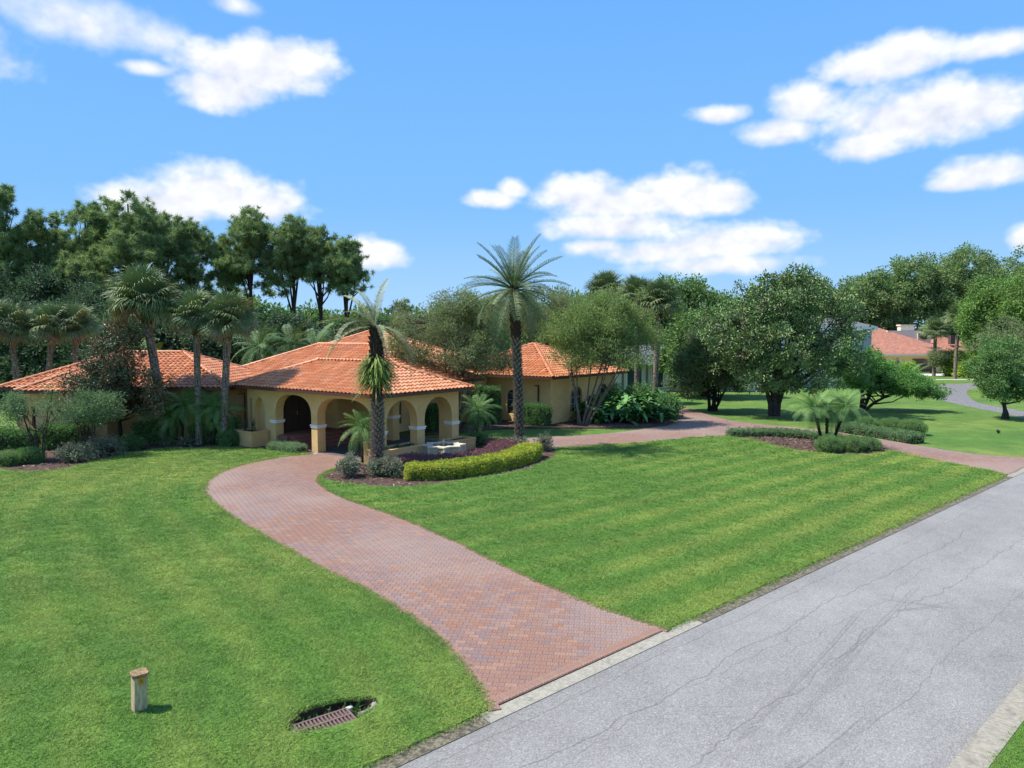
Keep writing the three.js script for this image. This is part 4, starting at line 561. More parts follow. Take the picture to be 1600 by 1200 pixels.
sabal('tallest cabbage palm leaning left, at the lawn edge before the left wing', [-19.75, -40.25], 8.2, [-1.1, -.2], 501, 1.2, 52);
sabal('cabbage palm between the leaning one and the one nearest the porch', [-17.85, -40.2], 7.3, [.1, .1], 502, .9);
sabal('cabbage palm nearest the porch, with a curved trunk', [-16.3, -39.8], 7.1, [.35, -.3], 503, .98, 48);
[['leftmost cabbage palm, cut by the frame edge', -35.6, 7.0, .3], ['second cabbage palm of the group behind the left wing', -34.2, 6.8, -.4], ['third cabbage palm behind the left wing, with a curved trunk', -32.9, 6.9, .8], ['rightmost cabbage palm of the group behind the left wing', -31.3, 6.9, .5]].forEach(([l, x, h, k], i) => sabal(l, [x, -48.6 - i * .6], h, [k, 0], 510 + i, 1.0, 36));
sabal('cabbage palm top showing above the trees right of the date palm', [8.5, -66], 10.4, [.2, 0], 520, 1.15);
sabal('thin cabbage palm just left of the foremost pair', [10.5, -59.5], 9.6, [-.15, 0], 521, 1.0);
sabal('cabbage palm standing in the big-leaved bed by the loop drive', [11.55, -57.5], 9.0, [.3, 0], 522, 1.1, 50);
sabal('distant cabbage palm over the tiled roof of the far house', [66, -111], 7.2, [0, 0], 523, 1.25, 34);
sabal('slim distant palm right of the far house', [64.3, -103], 9, [.2, 0], 524, 1.2, 30);
[['feathery palm behind the gap between the two left roofs', -20.6, -57.5, 5.3, 600], ['feathery palm behind the hip of the porch roof', -18.1, -58, 5.6, 601], ['feathery palm rising over the ridge left of the porch', -16.8, -60, 5.2, 603]].forEach(([l, x, z, h, s]) => pygmy(l, [x, z], [[.2, 0, h]], s, 1, 'feathery palms behind the house', 'queen_palm', QUEEN, FM.queen, 24));
pygmy('bright lime-green palm showing behind the conical magnolia', [-27.2, -51.5], [[0, 0, 5.2], [1.2, .2, 4.4]], 605, .72, 'feathery palms behind the house', 'queen_palm', QUEEN, FM.lime, 18);
// the two date palms of the island
{ const t = thing('date_palm', 'tall date palm with a full green crown and diamond-patterned trunk', 'palm tree', [.43, 0, -38.5]); const c = palmTrunk(t, [V3(0, -.1, 0), V3(-.12, 4.2, 0), V3(-.36, 8.7, 0)], .27, .20, BARK.date); boots(t, c, .02, .72, 250, .25, .14, bark([.74, .66, .55]), 'leaf_bases', .5, .062); boots(t, c, .70, 1, 130, .22, .24, bark([.19, .125, .08]), 'old_leaf_bases', .5, .07); crownOf(t, c.getPoint(1), DATE, FM.date, 46, 1.06, -.5, 1.45, 530, 1);
  const skirt = new THREE.Group(); }
{ const t = thing('date_palm', 'ailing date palm with sparse arching fronds, nearest the porch corner', 'palm tree', [-6.35, 0, -33.2]); const c = palmTrunk(t, [V3(0, -.1, 0), V3(.03, 2.6, 0), V3(.0, 6.6, 0)], .30, .21, BARK.date); boots(t, c, .02, .58, 200, .29, .14, bark([.74, .66, .55]), 'leaf_bases', .5, .07); boots(t, c, .74, 1, 70, .26, .25, bark([.15, .10, .07]), 'old_leaf_bases', .5, .08);
  const r = mulberry(6), top = c.getPoint(1), F = [feather(31, 2.6, .9, .3, 46, .035, .9), feather(32, 2.7, 1.7, .26, 44, .035, .9)];
  [[2.75, 1.05, 0], [2.5, .75, 0], [3.3, .45, 0], [2.9, .2, 1], [.1, .35, 1], [-.5, .1, 1], [3.6, .1, 1], [1.3, 1.5, 0], [2.2, 1.2, 0], [-2.2, .5, 1], [-1.2, .3, 1], [.6, -.2, 1]].forEach(([az, el, g]) => { const m = part('frond', F[g], FM.sick[Math.floor(r() * 3)], t); m.position.copy(top); m.quaternion.copy(EQ(0, az, el).multiply(EQ((r() - .5) * .5, 0, 0))); m.scale.setScalar(.9 + r() * .2); });
  [[-.6, -.9], [.3, -1.15], [-2.6, -1.2], [2.4, -1.1], [-1.6, -1.25]].forEach(([az, el]) => { const m = part('dead_frond', F[0], FM.dead[0], t); m.position.copy(top); m.quaternion.copy(EQ(0, az, el)); m.scale.set(1.0, .8, .35); });
  const fern = thing('staghorn_fern', 'yellow-green fern clump growing round the ailing date palm trunk', 'fern', [-6.35, 3.75, -33.2]); const geo = [strap(41, 95, 1.05, .11, [-.2, .8], 1.1), strap(42, 95, 1.05, .1, [-.4, .6], .9)], fm = [leafMat([.25, .32, .045]), leafMat([.17, .27, .045]), leafMat([.28, .27, .07])];
  [[0, 1.45, 0], [1, 1.2, 1], [2, .95, 0], [1.4, .65, 1], [.6, .35, 2], [2.6, 1.3, 0], [3.1, 1.05, 1], [.3, .75, 0]].forEach(([a, y, k], i) => { const m = part('leaves', geo[i % 2], fm[k], fern); m.position.y = y; m.rotation.y = a; m.userData.kind = 'stuff'; });
}
// smaller palms
pygmy('pygmy palm in the porch planter, left of the ailing date palm', [-7.3, -34.4], [[0, 0, 1.75]], 540, 1.12);
pygmy('single-stem pygmy palm right of the porch, by the burgundy bushes', [-2.05, -40.4], [[.1, 0, 1.95]], 541, 1.08);
pygmy('three-stem pygmy palm on the island of the loop drive', [17.6, -39.4], [[-.85, .1, 2.2], [.05, -.2, 2.1], [.95, .1, 2.25]], 542, 1.12);
pygmy('pygmy palm cluster left of the yellowish strap-leaved plant', [-19.0, -40.3], [[-.5, 0, 1.7], [.4, .1, 2.3]], 545, 1.15);
pygmy('pygmy palm against the left wing near the curved palm', [-17.2, -40.3], [[0, 0, 2.3], [.6, .2, 2.0]], 548, 1.1);
pygmy('small palm by the pale statue-like trunk at the far house', [50.5, -90], [[0, 0, .8]], 551, 2.3);
pygmy('palm with yellowing fronds at the right, behind the round tree', [60.5, -88], [[0, 0, 3.0]], 552, 2.2, 'feathery palms in the beds', 'pygmy_date_palm', PYG, FM.lime, 22);
{ const m = thing('strap_leaf_plant', 'bleached strap-leaved plant at the foot of the palms in the left bed', 'plant', [-18.45, .04, -39.6]); part('leaves', strap(51, 34, 1.15, .09, [.5, 1.4], .7), leafMat([.13, .15, .05]), m, 'stuff'); part('bleached_leaves', strap(52, 22, 1.25, .08, [.25, .8], .5), std([.42, .38, .29], .85, { side: THREE.DoubleSide }), m, 'stuff'); }
// right-hand trees
tree('magnolia_tree', 'large spreading magnolia in the middle of the right-hand lawn', 'magnolia', [20.4, -55.2], { seed: 440, stems: [[0, 0, .3, 0, 0], [.25, 0, .2, 0, 1], [-.2, .1, .2, 0, 2]], lobes: [[.6, 8.6, 0, 3.3, 2.1, 2.8], [3.6, 7.0, 0, 2.8, 2.4, 2.6], [-2.9, 6.8, 0, 2.8, 2.2, 2.6], [-3.8, 4.6, .5, 2.3, 1.8, 2.2], [4.4, 4.4, .5, 2.3, 2.0, 2.2], [.3, 5.2, 1.4, 3.6, 2.2, 2.4], [-1.2, 3.0, 1.2, 2.4, 1.2, 1.8], [2.6, 2.9, 1.2, 2.2, 1.3, 1.8], [1.2, 10.2, 0, 1.6, 1.0, 1.4]], clumps: 1050, per: 5, clumpR: .44, geo: SPRIG.big, size: 1, tones: T.magnolia, limbs: 26, limbFrom: .15, bark: BARK.oak, mat: LMgloss, gap: -.15 });
tree('magnolia_tree', 'small dark tree on a short forked trunk left of the large magnolia', 'magnolia', [16.8, -59.0], { seed: 441, stems: [[0, 0, .2, 0, 0], [-.3, 0, .16, 0, 1], [.2, .1, .14, 0, 2]], lobes: [[.6, 4.4, 0, 2.4, 1.8, 1.9], [-1.4, 3.6, 0, 2.1, 1.6, 1.7], [1.5, 2.6, .3, 1.8, 1.3, 1.5], [-2.3, 2.0, .4, 1.5, 1.1, 1.2], [-.4, 5.8, -.6, 1.9, 1.2, 1.6]], clumps: 460, per: 5, clumpR: .45, geo: SPRIG.broad, size: 1.1, tones: [...T.magnolia, [.07, .15, .025]], limbs: 12, limbFrom: .2, bark: BARK.dark, mat: LM });
tree('spreading_tree', 'bright green flat-layered tree casting a long shadow on the right lawn', 'tree', [29.3, -59.2], { seed: 442, stems: [[0, 0, .22, 0, 0], [.2, 0, .16, 0, 1], [.1, .1, .16, 0, 3]], lobes: [[-.4, 4.0, 0, 2.1, 1.0, 1.9], [1.7, 3.0, 0, 1.8, .9, 1.8], [-1.2, 2.6, .6, 1.9, .9, 1.6], [4.0, 1.95, .4, 1.7, .8, 1.6], [2.4, 2.1, 1, 2.0, .8, 1.5], [5.2, 1.5, .6, 1.0, .5, 1.0]], clumps: 430, per: 6, clumpR: .42, geo: SPRIG.broad, size: .95, tones: T.bright, limbs: 14, limbFrom: .2, bark: BARK.dark, mat: LM });
tree('round_tree', 'dense round tree on a forked trunk at the right frame edge', 'tree', [37.0, -53.2], { seed: 443, stems: [[0, 0, .16, 0, 0], [.3, 0, .13, 0, 1]], lobes: [[.2, 4.4, 0, 2.0, 1.5, 1.9], [-.9, 3.2, 0, 1.7, 1.3, 1.6], [1.5, 3.1, 0, 1.9, 1.4, 1.7], [.3, 2.2, .6, 2.0, .9, 1.6]], clumps: 330, per: 6, clumpR: .42, geo: SPRIG.broad, size: .95, tones: [[.06, .135, .026], [.085, .165, .034], [.05, .11, .022]], limbs: 12, limbFrom: .2, bark: BARK.oak, mat: LM });
tree('thin_tree', 'thin tree with pale branches above the round tree at the right edge', 'tree', [53, -76], { seed: 444, stems: [[0, 0, .2, 0, 0], [.4, 0, .16, 0, 1], [-.4, 0, .16, 0, 2]], lobes: [[0, 6.3, 0, 2.4, 1.5, 2], [2, 5.4, 0, 2, 1.4, 1.8], [-2, 5.2, 0, 1.8, 1.3, 1.6]], clumps: 90, per: 5, clumpR: .6, geo: SPRIG.fine, size: 1.3, tones: T.crape, limbs: 14, limbFrom: .25, bark: bark([.42, .38, .32]), mat: LMsoft });
// oaks and pines in the right background
[['nearest bright green oak filling the right frame edge', 72.5, -92, 17.4, 7.6, T.oakLight], ['bright oak crown left of the right frame edge', 66.5, -98, 14, 3.8, T.oakLight]].forEach(([l, x, z, h, w, tn], i) => tree('oak_tree', l, 'oak', [x, z], { seed: 450 + i, stems: [[0, 0, .5, 0, 0], [.6, 0, .3, 0, 1], [-.6, 0, .3, 0, 2]], lobes: [[0, h * .78, 0, w * .7, h * .2, w * .7], [w * .55, h * .62, 0, w * .6, h * .24, w * .6], [-w * .55, h * .6, 0, w * .55, h * .22, w * .6], [0, h * .5, 2, w * .7, h * .2, w * .5], [-w * .6, h * .38, 1, w * .4, h * .13, w * .4]], clumps: 560, per: 5, clumpR: .95, geo: SPRIG.far, size: 1.05, tones: tn, limbs: 14, limbFrom: .25, bark: BARK.oak, gap: -.5 }, 'oaks at the right'));
[['far oak behind the upper ridge of the far house', 75, -152, 18.5, 7.5], ['far oak behind the chimney of the far house', 85, -153, 23, 7.5], ['far dark tree over the left end of the far tiled roof', 64, -155, 18.5, 6.5], ['tallest far oak above the far house palm', 97, -155, 25, 9], ['airy far pine beside the grey roof', 67, -165, 20, 5], ['far oak at the right above the slim palm', 110, -157, 24.5, 10]].forEach(([l, x, z, h, w], i) => tree('far_oak', l, 'tree', [x, z], { seed: 460 + i, stems: [[0, 0, .4, 0, 0], [.6, 0, .3, 0, 1]], lobes: [[0, h * .76, 0, w * .7, h * .22, w * .7], [w * .55, h * .6, 0, w * .6, h * .25, w * .6], [-w * .55, h * .58, 0, w * .6, h * .24, w * .6], [0, h * .38, 2, w * .85, h * .26, w * .5]], clumps: i === 4 ? 130 : 420, per: 5, clumpR: 1.2, geo: SPRIG.far, size: 1.5, tones: [...T.oak, ...T.pine], limbs: 12, limbFrom: .3, bark: BARK.oak, gap: i === 4 ? -.3 : -.55 }, 'far trees on the right'));
[['mid-height tree half hiding the grey house, left of the large magnolia', 19.6, -73, 8.4, 3.2], ['background oak behind the right pair of cabbage palms', 22, -96, 13.8, 6.5], ['background tree above the grey neighbour roof', 30, -108, 12.6, 7], ['background tree right of the large magnolia', 42, -106, 13.2, 6], ['background tree behind the crape myrtles', 7, -92, 11.5, 7], ['background tree just right of the tall date palm trunk', -2, -96, 10.4, 7]].forEach(([l, x, z, h, w], i) => tree('background_tree', l, 'tree', [x, z], { seed: 480 + i, stems: [[0, 0, .35, 0, 0], [.5, 0, .25, 0, 1]], lobes: [[0, h * .74, 0, w * .7, h * .24, w * .7], [w * .55, h * .58, 0, w * .6, h * .25, w * .6], [-w * .55, h * .56, 0, w * .6, h * .24, w * .6], [0, h * .38, 2, w * .85, h * .24, w * .5]], clumps: 330, per: 5, clumpR: 1.1, geo: SPRIG.far, size: 1.3, tones: T.oak, limbs: 10, limbFrom: .3, bark: BARK.oak, gap: -.55 }, 'trees behind the neighbouring plots'));
[['far wooded tree closing the view behind the grey house, left', 18, -150, 13, 12], ['far wooded tree closing the view behind the grey house, right', 45, -155, 13, 12], ['far wooded tree at the extreme right', 112, -135, 16, 12], ['far low tree behind the right lawn', 98, -112, 9, 8]].forEach(([l, x, z, h, w], i) => tree('distant_tree', l, 'tree', [x, z], { seed: 350 + i, stems: [[0, 0, .3, 0, 0]], lobes: [[0, h * .6, 0, w, h * .4, w * .6], [w * .6, h * .42, 0, w * .7, h * .4, w * .5], [-w * .7, h * .42, 0, w * .7, h * .4, w * .5]], clumps: 300, per: 5, clumpR: 1.3, geo: SPRIG.far, size: 2, tones: T.oak, limbs: 5, bark: BARK.dark, gap: -.7 }, 'far trees beyond the plots'));
// hedges and shrubs
const G = { hedge: [[.05, .12, .02], [.065, .145, .025], [.04, .095, .018]], lime: [[.26, .27, .016], [.31, .31, .022], [.19, .23, .016], [.11, .17, .016]], wine: [[.115, .04, .05], [.15, .052, .066], [.085, .034, .042], [.115, .065, .05]], grey: [[.085, .12, .06], [.065, .095, .05], [.12, .145, .085], [.11, .085, .065]], low: [[.07, .14, .045], [.09, .165, .055], [.055, .115, .035]] };
hedge('yellow_hedge', 'clipped yellow-green hedge curving round the front of the island bed', smooth([[-4.5, -30.5], [-2.95, -30.75], [-1.5, -31.85], [-.15, -33.5], [.7, -35.2], [.95, -36.3]], 5), 1.0, .62, { seed: 700, tones: G.lime, dens: 150, geo: SPRIG.hedge, jit: .05, size: .95 });
hedge('burgundy_hedge', 'low burgundy hedge wrapped round the star-shaped fountain', smooth([[-5.3, -33.1], [-3.9, -32.9], [-2.4, -33.2], [-1.2, -34.6], [-.5, -36.6], [-.7, -38.9]], 5), 1.4, .5, { seed: 701, tones: G.wine, dens: 90, geo: SPRIG.hedge, jit: .07 });
hedge('trailing_hedge', 'low green ground-cover hedge edging the island of the loop drive', smooth([[13.5, -43.7], [16.1, -43.7], [17.9, -42.6], [19.1, -41], [19.9, -39.2]], 5), .9, .4, { seed: 702, tones: G.low, dens: 60 });
hedge('low_hedge', 'low clipped hedge across the loop drive, under three round bushes', smooth([[21.4, -46.0], [22.3, -44.4], [23.1, -42.4], [23.4, -40.9]], 4), 1.3, .5, { seed: 703, tones: G.low, dens: 55 });
hedge('box_hedge', 'low grey-green hedge at the foot of the porch piers', [[-13.1, -38.55], [-11.2, -37.45]], .8, .4, { seed: 704, tones: [[.10, .17, .07], [.13, .2, .09]], dens: 75, geo: SPRIG.box });
[['clipped square hedge in front of the left wing, at the frame edge', [[-28.2, -38.6], [-26.2, -38.7]], .9, .95, 710], ['tall clipped hedge block between the two multi-stem shrubs', [[-25.4, -38.6], [-23.6, -38.8]], 1, 1.25, 711], ['dark clipped hedge right of the conical magnolia', [[-21.5, -40.5], [-19.6, -40.5]], .9, 1.15, 712], ['clipped hedge block against the corner left of the porch planter', [[-16.9, -40.7], [-15.9, -40.5]], .9, 1.4, 713], ['lower clipped hedge step beside the porch planter', [[-16.2, -39.8], [-15.6, -39.5]], .8, .8, 714], ['hedge in the shade behind the curved cabbage palm', [[-18.4, -40.8], [-17.2, -40.8]], .7, 1.0, 715]].forEach(([l, P, w, h, s]) => hedge('clipped_hedge', l, P, w, h, { seed: s, tones: G.hedge, dens: 55, geo: SPRIG.hedgeBig }, 'clipped hedges along the house'));
[['hedge under the sunlit wall of the right wing', [[.5, -50.15], [2.4, -48.75]], .9, 1.35, 720], ['hedge in the corner between porch and right wing', [[-2.5, -49.5], [-1.2, -50.6]], 1, 2.5, 721], ['hedge seen through the porch arches', [[-5.7, -46.3], [-4.4, -48.0]], 1, 1.5, 722]].forEach(([l, P, w, h, s]) => hedge('clipped_hedge', l, P, w, h, { seed: s, tones: G.hedge, dens: 55, geo: SPRIG.hedgeBig }, 'clipped hedges along the house'));
[['round clipped bush by the three-stem palm, nearest the lawn', 16.9, -37.6, .62, .44, 730], ['round clipped bush at the right tip of the loop island', 18.2, -37.75, .66, .42, 731], ['flat bush between the round bush and the island tip', 19.2, -38.1, .6, .36, 732], ['leftmost of three round bushes above the low hedge', 23.3, -46.3, .72, .45, 733], ['middle round bush above the low hedge', 24.5, -45.6, .72, .45, 734], ['right round bush above the low hedge', 25.3, -44.7, .82, .46, 735], ['small round bush at the lower left corner of the left bed', -24.1, -33.7, .5, .36, 736], ['small round bush, second at the corner of the left bed', -23.6, -34.4, .6, .38, 737]].forEach(([l, x, z, a, h, s]) => bush('round_bush', l, [x, z], a, h, a, { seed: s, tones: [[.06, .135, .022], [.08, .16, .03]], dens: 240 }, 'clipped round bushes'));
[['silvery loose shrub at the left tip of the island bed', -7.15, -30.9, .62, .55, 740], ['silvery shrub in front of the ailing date palm', -5.9, -31.2, .6, .5, 741], ['silvery shrub beside the yellow hedge end', -5.25, -30.9, .5, .45, 742], ['dusky shrub right of the tall date palm', 1.75, -37.9, .5, .5, 743], ['dusky shrub at the foot of the tall date palm', .3, -37.8, .6, .42, 744], ['dusky low shrub under the multi-stem shrubs', -21.6, -34.7, .8, .5, 745], ['grey low shrub at the front of the left bed', -20.9, -36.2, .9, .55, 746], ['green low shrub before the conical magnolia', -20.7, -38.4, .7, .42, 747], ['dark shrub under the single-stem pygmy palm', -1.9, -40.0, .8, .4, 748], ['dark shrub behind the porch, near the wing', -4.5, -47.5, 1.2, .9, 749]].forEach(([l, x, z, a, h, s], i) => bush('loose_shrub', l, [x, z], a, h, a, { seed: s, tones: i < 5 || i === 6 || i === 5 ? G.grey : G.hedge, dens: 100, loose: .75, geo: SPRIG.hedgeBig, size: 1 }, 'loose shrubs in the beds'));
{ // big-leaved philodendron bed
  const leaf = strap(61, 10, .95, .30, [.15, 1.2], .9), r = mulberry(62);
  const ms = [], cs = []; for (let i = 0; i < 130; i++) { const f = r(), x = lerp(5.2, 12.6, f), z = -50.0 - r() * 4.6 - Math.max(0, f - .75) * 14; if (distToPath(x, z, loopBack) < .8 || inPoly(x, z, loop)) continue; const y = .1 + r() * .75 + Math.max(0, -50 - z) * .16; ms.push(M4(V3(x, y, z), EQ((r() - .5) * .3, r() * 6.28, (r() - .5) * .3), 1.0 + r() * .6)); cs.push(shade(r, [[.042, .11, .022], [.055, .13, .028], [.032, .085, .02]], .4)); }
  tag(copies('philodendron', leaf, leafMat([1, 1, 1], { roughness: .6, transmission: 0 }), ms, cs, scene), 'mass of big-leaved dark green plants in the bed beside the loop drive', 'ground cover');
  [['leafy shrub behind the big-leaved bed, left of the cabbage palms', 7.6, -55.5, 1.5, 1.15, 770], ['leafy shrub behind the big-leaved bed, at the foot of the cabbage palms', 10.2, -56.5, 1.5, 1.2, 771], ['leafy shrub by the bend of the loop drive', 11.6, -53.4, 1.1, .9, 772]].forEach(([l, x, z, a, h, sd]) => bush('leafy_shrub', l, [x, z], a, h, a, { seed: sd, tones: [[.045, .12, .022], [.06, .14, .03]], dens: 60, loose: .5, geo: SPRIG.big, size: .9 }, 'leafy shrubs behind the big-leaved bed'));
}
{ const r = mulberry(63), W = (lx, lz) => [-6.43 + lx * .7986 - lz * .6018, -33.7 + lx * .6018 + lz * .7986];
  [[-10.9, .1], [-10.3, .0], [-9.9, .15]].forEach(([a, b], i) => { const p = W(a, b), t = thing('snake_plant', ['upright snake plant at the left end of the porch planter', 'upright snake plant in the middle of the porch planter', 'small yellowish plant at the right end of the porch planter'][i], 'plant', [p[0], .79, p[1]]); part('leaves', strap(70 + i, 12, i === 2 ? .45 : .85, .07, [1.2, 1.5], .05), leafMat(i === 2 ? [.17, .2, .04] : [.05, .09, .05]), t, 'stuff'); });
  [[.08, -.4], [.08, -1.2], [.1, -2.0]].forEach(([a, b], i) => { const p = W(a, b), t = thing('boston_fern', ['fern spilling from the near end of the fountain-side planter', 'fern in the middle of the fountain-side planter', 'fern at the far end of the fountain-side planter'][i], 'fern', [p[0], .7, p[1]]); part('leaves', strap(75 + i, 70, .75, .05, [.2, 1.3], 1.3), leafMat([.045, .12, .03]), t, 'stuff'); });
}
console.log('sprigs', count);

// ---------- fountain, small things, neighbours ----------
{ const f = thing('fountain', 'cream eight-pointed star fountain basin with a small central spout', 'fountain', [-3.45, .0, -35.4], R(8));
  const star = (a, b) => { const P = []; for (let i = 0; i < 16; i++) { const t = i / 16 * Math.PI * 2, k = i % 2 ? b : a; P.push(new THREE.Vector2(Math.cos(t) * k, Math.sin(t) * k)); } return P; };
  const stone = std([.54, .45, .29], .8, { map: rep(stuccoTex, 1), bumpMap: grainTex, bumpScale: .004 }), cop = std([.57, .50, .37], .7);
  const ex = (a, b, c, d, h, y) => { const s = new THREE.Shape(star(a, b)); s.holes.push(new THREE.Path(star(c, d))); const g = new THREE.ExtrudeGeometry(s, { depth: h, bevelEnabled: true, bevelSize: .012, bevelThickness: .012, bevelSegments: 1 }); g.rotateX(-Math.PI / 2); return g.translate(0, y, 0); };
  part('basin', ex(1.08, .79, .86, .62, .68, 0), stone, f); part('coping', ex(1.14, .85, .8, .57, .06, .71), cop, f);
  const strip = []; for (let i = 0; i < 8; i++) { const t = i / 8 * Math.PI * 2; strip.push(box(.08, .68, .08, 0, .35, 0).rotateY(Math.PI / 4).translate(1.07, 0, 0).rotateY(t)); } for (const g of strip) part('corner_strip', g, cop, f);
  part('water', new THREE.CylinderGeometry(.8, .8, .02, 24).translate(0, .62, 0), new THREE.MeshPhysicalMaterial({ color: lin(.02, .035, .03), roughness: .04 }), f);
  part('spout', new THREE.LatheGeometry([[0, .56], [.09, .56], [.05, .68], [.045, .86], [.07, .92], [.03, 1.0], [0, 1.02]].map((p) => new THREE.Vector2(...p)), 14), cop, f); }
{ const l = thing('lawn_light', 'small dark fixture lying in the right-hand lawn', 'light fixture', [31, -.03, -45]); part('stake', new THREE.CylinderGeometry(.03, .02, .1, 8).translate(0, .05, 0), frameMat, l); part('hood', new THREE.CylinderGeometry(.08, .1, .2, 10).rotateZ(.7).translate(0, .17, 0), frameMat, l); }
{ // far terracotta house
  const h = thing('far_house', 'distant tan house with a salmon tile roof and brown garage doors', 'house', [66, 0, -119]);
  const wall = std([.66, .52, .27], .92), roofM = std([.49, .205, .125], .75, { map: texture(256, 256, (u, v) => { const n = .86 + .1 * Math.sin(v * 300) + .2 * (fbm(u * 40, v * 40, 3)); return [n, n, n]; }) }), cream = std([.74, .66, .54], .9), door = std([.10, .055, .05], .6);
  const hip = (x, z, w, d, e, p) => { const hw = w / 2, hd = d / 2, m = Math.min(hw, hd), t = e + m * p, rx = hw - m, rz = hd - m, C = [[-hw, e, hd], [hw, e, hd], [hw, e, -hd], [-hw, e, -hd]], A = [[-rx, t, rz], [rx, t, rz], [rx, t, -rz], [-rx, t, -rz]], pos = []; for (let i = 0; i < 4; i++) { const n = (i + 1) % 4; pos.push(...C[i], ...C[n], ...A[n], ...C[i], ...A[n], ...A[i]); } const g = tris(pos); const uv = []; const a = g.attributes.position; for (let i = 0; i < a.count; i++) uv.push((a.getX(i) + a.getZ(i)) * .1, a.getY(i) * .3); g.setAttribute('uv', new THREE.Float32BufferAttribute(uv, 2)); return g.translate(x, 0, z); };
  part('garage_block', box(17, 3.1, 10, -2.6, 1.55, -5.2), wall, h);
  const fas = (x, z, w, d, e) => part('fascia', box(w, .28, d, x, e - .14, z), cream, h);
  part('roof', hip(-2.6, -5.2, 19.4, 12, 3.25, .36), roofM, h); fas(-2.6, -5.2, 19.4, 12, 3.24);
  part('main_block', box(18, 4.0, 12, -1, 2.0, -16), wall, h); part('roof', hip(0, -15, 21, 15, 4.2, .47), roofM, h); fas(0, -15, 20.9, 14.9, 4.19);
  part('rear_wing', box(9, 3, 9, 15, 1.5, -15), wall, h); part('roof', hip(15, -15, 12, 12, 3.4, .46), roofM, h); fas(15, -15, 11.9, 11.9, 3.39);
  part('parapet', box(6.2, 1.8, .5, 6.8, 6.3, -13.5), cream, h); const gable = new THREE.CylinderGeometry(1.15, 1.15, .6, 20, 1, false, -Math.PI / 2, Math.PI); gable.rotateX(Math.PI / 2).rotateZ(0); part('curved_gable', mergeGeometries([new THREE.BoxGeometry(2.4, 2.2, .6).translate(10.4, 5.6, -13.2), gable.translate(10.4, 6.7, -13.2)].map((g) => g.toNonIndexed())), std([.55, .46, .38], .9), h);
  const ch = part('chimney', box(2.5, 2.2, 1.2, 7.8, 7.0, -14.6), cream, h); part('chimney_cap', box(2.8, .25, 1.5, 7.8, 8.2, -14.6), cream, ch);
  for (const x of [-6.6, 2.9]) { const d = part('garage_door', box(3.5, 2.4, .1, x, 1.2, -.17), door, h); for (let k = 1; k < 4; k++) part('groove', box(3.5, .05, .02, x, k * .6, -.115), std([.05, .03, .028], .7), d); }
  const l = part('wall_lamp', box(.3, .45, .25, -1.7, 2.0, -.08), frameMat, h); part('chimney_pipe', box(.8, 1.6, .8, 14.3, 5.5, -11), std([.08, .05, .045], .8), h);
}
hedge('clipped_hedge', 'bright hedge in front of the far garage', [[53.0, -104], [58.6, -104]], 2, 1.7, { seed: 760, tones: [[.11, .21, .02], [.15, .26, .03]], dens: 9, geo: SPRIG.big, size: 1.6 }, 'hedges by the far house');
[['yellowish upper hedge right of the far house', -110, 3.0, 761], ['yellowish lower hedge right of the far house', -107, 1.5, 762]].forEach(([l, z, h, s]) => hedge('clipped_hedge', l, [[67.8, z], [76, z]], 1.8, h, { seed: s, tones: [[.19, .25, .02], [.14, .23, .03]], dens: 7, geo: SPRIG.big, size: 1.8 }, 'hedges by the far house'));
tree('vase_shrub', 'vase-shaped twiggy shrub before the far garage door', 'shrub', [67.3, -110], { seed: 763, stems: [[0, 0, .12, 0, 0], [.1, 0, .1, 0, 1], [-.1, 0, .1, 0, 2]], lobes: [[0, 2.9, 0, 1.3, 1, 1], [1.5, 2.7, 0, 1.2, 1, 1], [-1.5, 2.7, 0, 1.2, 1, 1]], clumps: 70, per: 5, clumpR: .5, geo: SPRIG.fine, size: 1.6, tones: T.crape, limbs: 8, bark: BARK.crape, spread: .2 });
{ const s = thing('pale_trunk', 'pale slender trunk standing before the far hedge', 'trunk', [50.3, 0, -93]); part('trunk', tube([V3(0, -.1, 0), V3(.1, 1.2, 0), V3(0, 2.4, 0), V3(.15, 3.4, 0)], [.28, .2, .24, .12], 7), bark([.6, .54, .47]), s); part('stub', tube([V3(.05, 2.2, 0), V3(.4, 2.9, 0)], [.12, .08], 6), bark([.6, .54, .47]), s); }
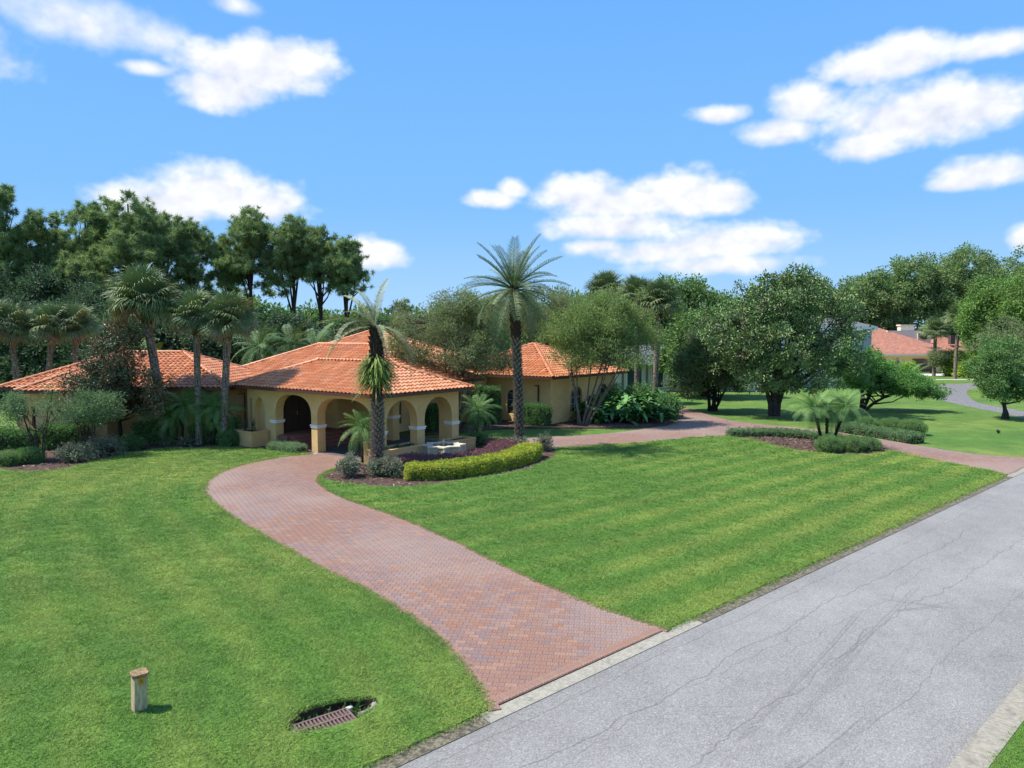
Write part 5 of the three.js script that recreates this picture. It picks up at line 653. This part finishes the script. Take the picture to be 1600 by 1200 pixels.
{ // grey-roofed neighbour behind the magnolias
  const h = thing('grey_house', 'pale two-storey neighbour house with grey roofs, mostly hidden by the magnolia', 'house', [29, 0, -86]);
  const wall = std([.62, .60, .56], .9), grey = std([.12, .128, .14], .8), trim = std([.8, .8, .78], .7), pane = new THREE.MeshPhysicalMaterial({ color: lin(.03, .06, .08), roughness: .08 });
  const hipT = (x, z, w, d, e, p) => { const hw = w / 2, hd = d / 2, m = Math.min(hw, hd), t = e + m * p, rx = hw - m, rz = hd - m, C = [[-hw, e, hd], [hw, e, hd], [hw, e, -hd], [-hw, e, -hd]], A = [[-rx, t, rz], [rx, t, rz], [rx, t, -rz], [-rx, t, -rz]], pos = []; for (let i = 0; i < 4; i++) { const n = (i + 1) % 4; pos.push(...C[i], ...C[n], ...A[n], ...C[i], ...A[n], ...A[i]); } return tris(pos).translate(x, 0, z); };
  part('wall', box(14, 6.9, 9, 2, 3.45, -4.6), wall, h); part('roof', hipT(2, -4.6, 16, 11, 7.1, .32), grey, h); part('fascia', box(15.9, .45, 10.9, 2, 6.86, -4.6), trim, h);
  part('corner_tower', box(5.5, 6.9, 6, 10.4, 3.45, -2.2), wall, h); part('roof', hipT(10.6, -2.2, 7.6, 7.6, 7.3, .34), grey, h); part('fascia', box(7.5, .42, 7.5, 10.6, 7.08, -2.2), trim, h); part('fascia_band', box(5.8, .5, 6.3, 10.4, 5.4, -2.2), trim, h); part('column', box(.9, 7, .9, 13.3, 3.5, .9), std([.33, .35, .37], .9), h);
  part('wall', box(16, 3.2, 8, -9.5, 1.6, 2), wall, h); part('roof', hipT(-9.5, 2, 18, 10, 3.4, .36), grey, h); part('fascia', box(17.9, .35, 9.9, -9.5, 3.2, 2), trim, h);
  for (const [x, w] of [[-15.2, 1.6], [-12.6, 1.2], [-10, 1.6]]) { const f = part('window', box(w + .2, 2.5, .1, x, 1.6, 6.05), trim, h); part('pane', box(w, 2.3, .04, x, 1.6, 6.1), pane, f); }
  for (const x of [-16.6, -13.9, -11.3]) part('porch_post', box(.22, 3.1, .22, x, 1.55, 6.6), std([.1, .11, .12], .7), h);
  const f = part('window', box(2.6, 1.6, .1, 10, 4.1, .85), trim, h); part('pane', box(2.3, 1.3, .04, 10, 4.1, .91), pane, f);
}
renderer.render(scene, camera);
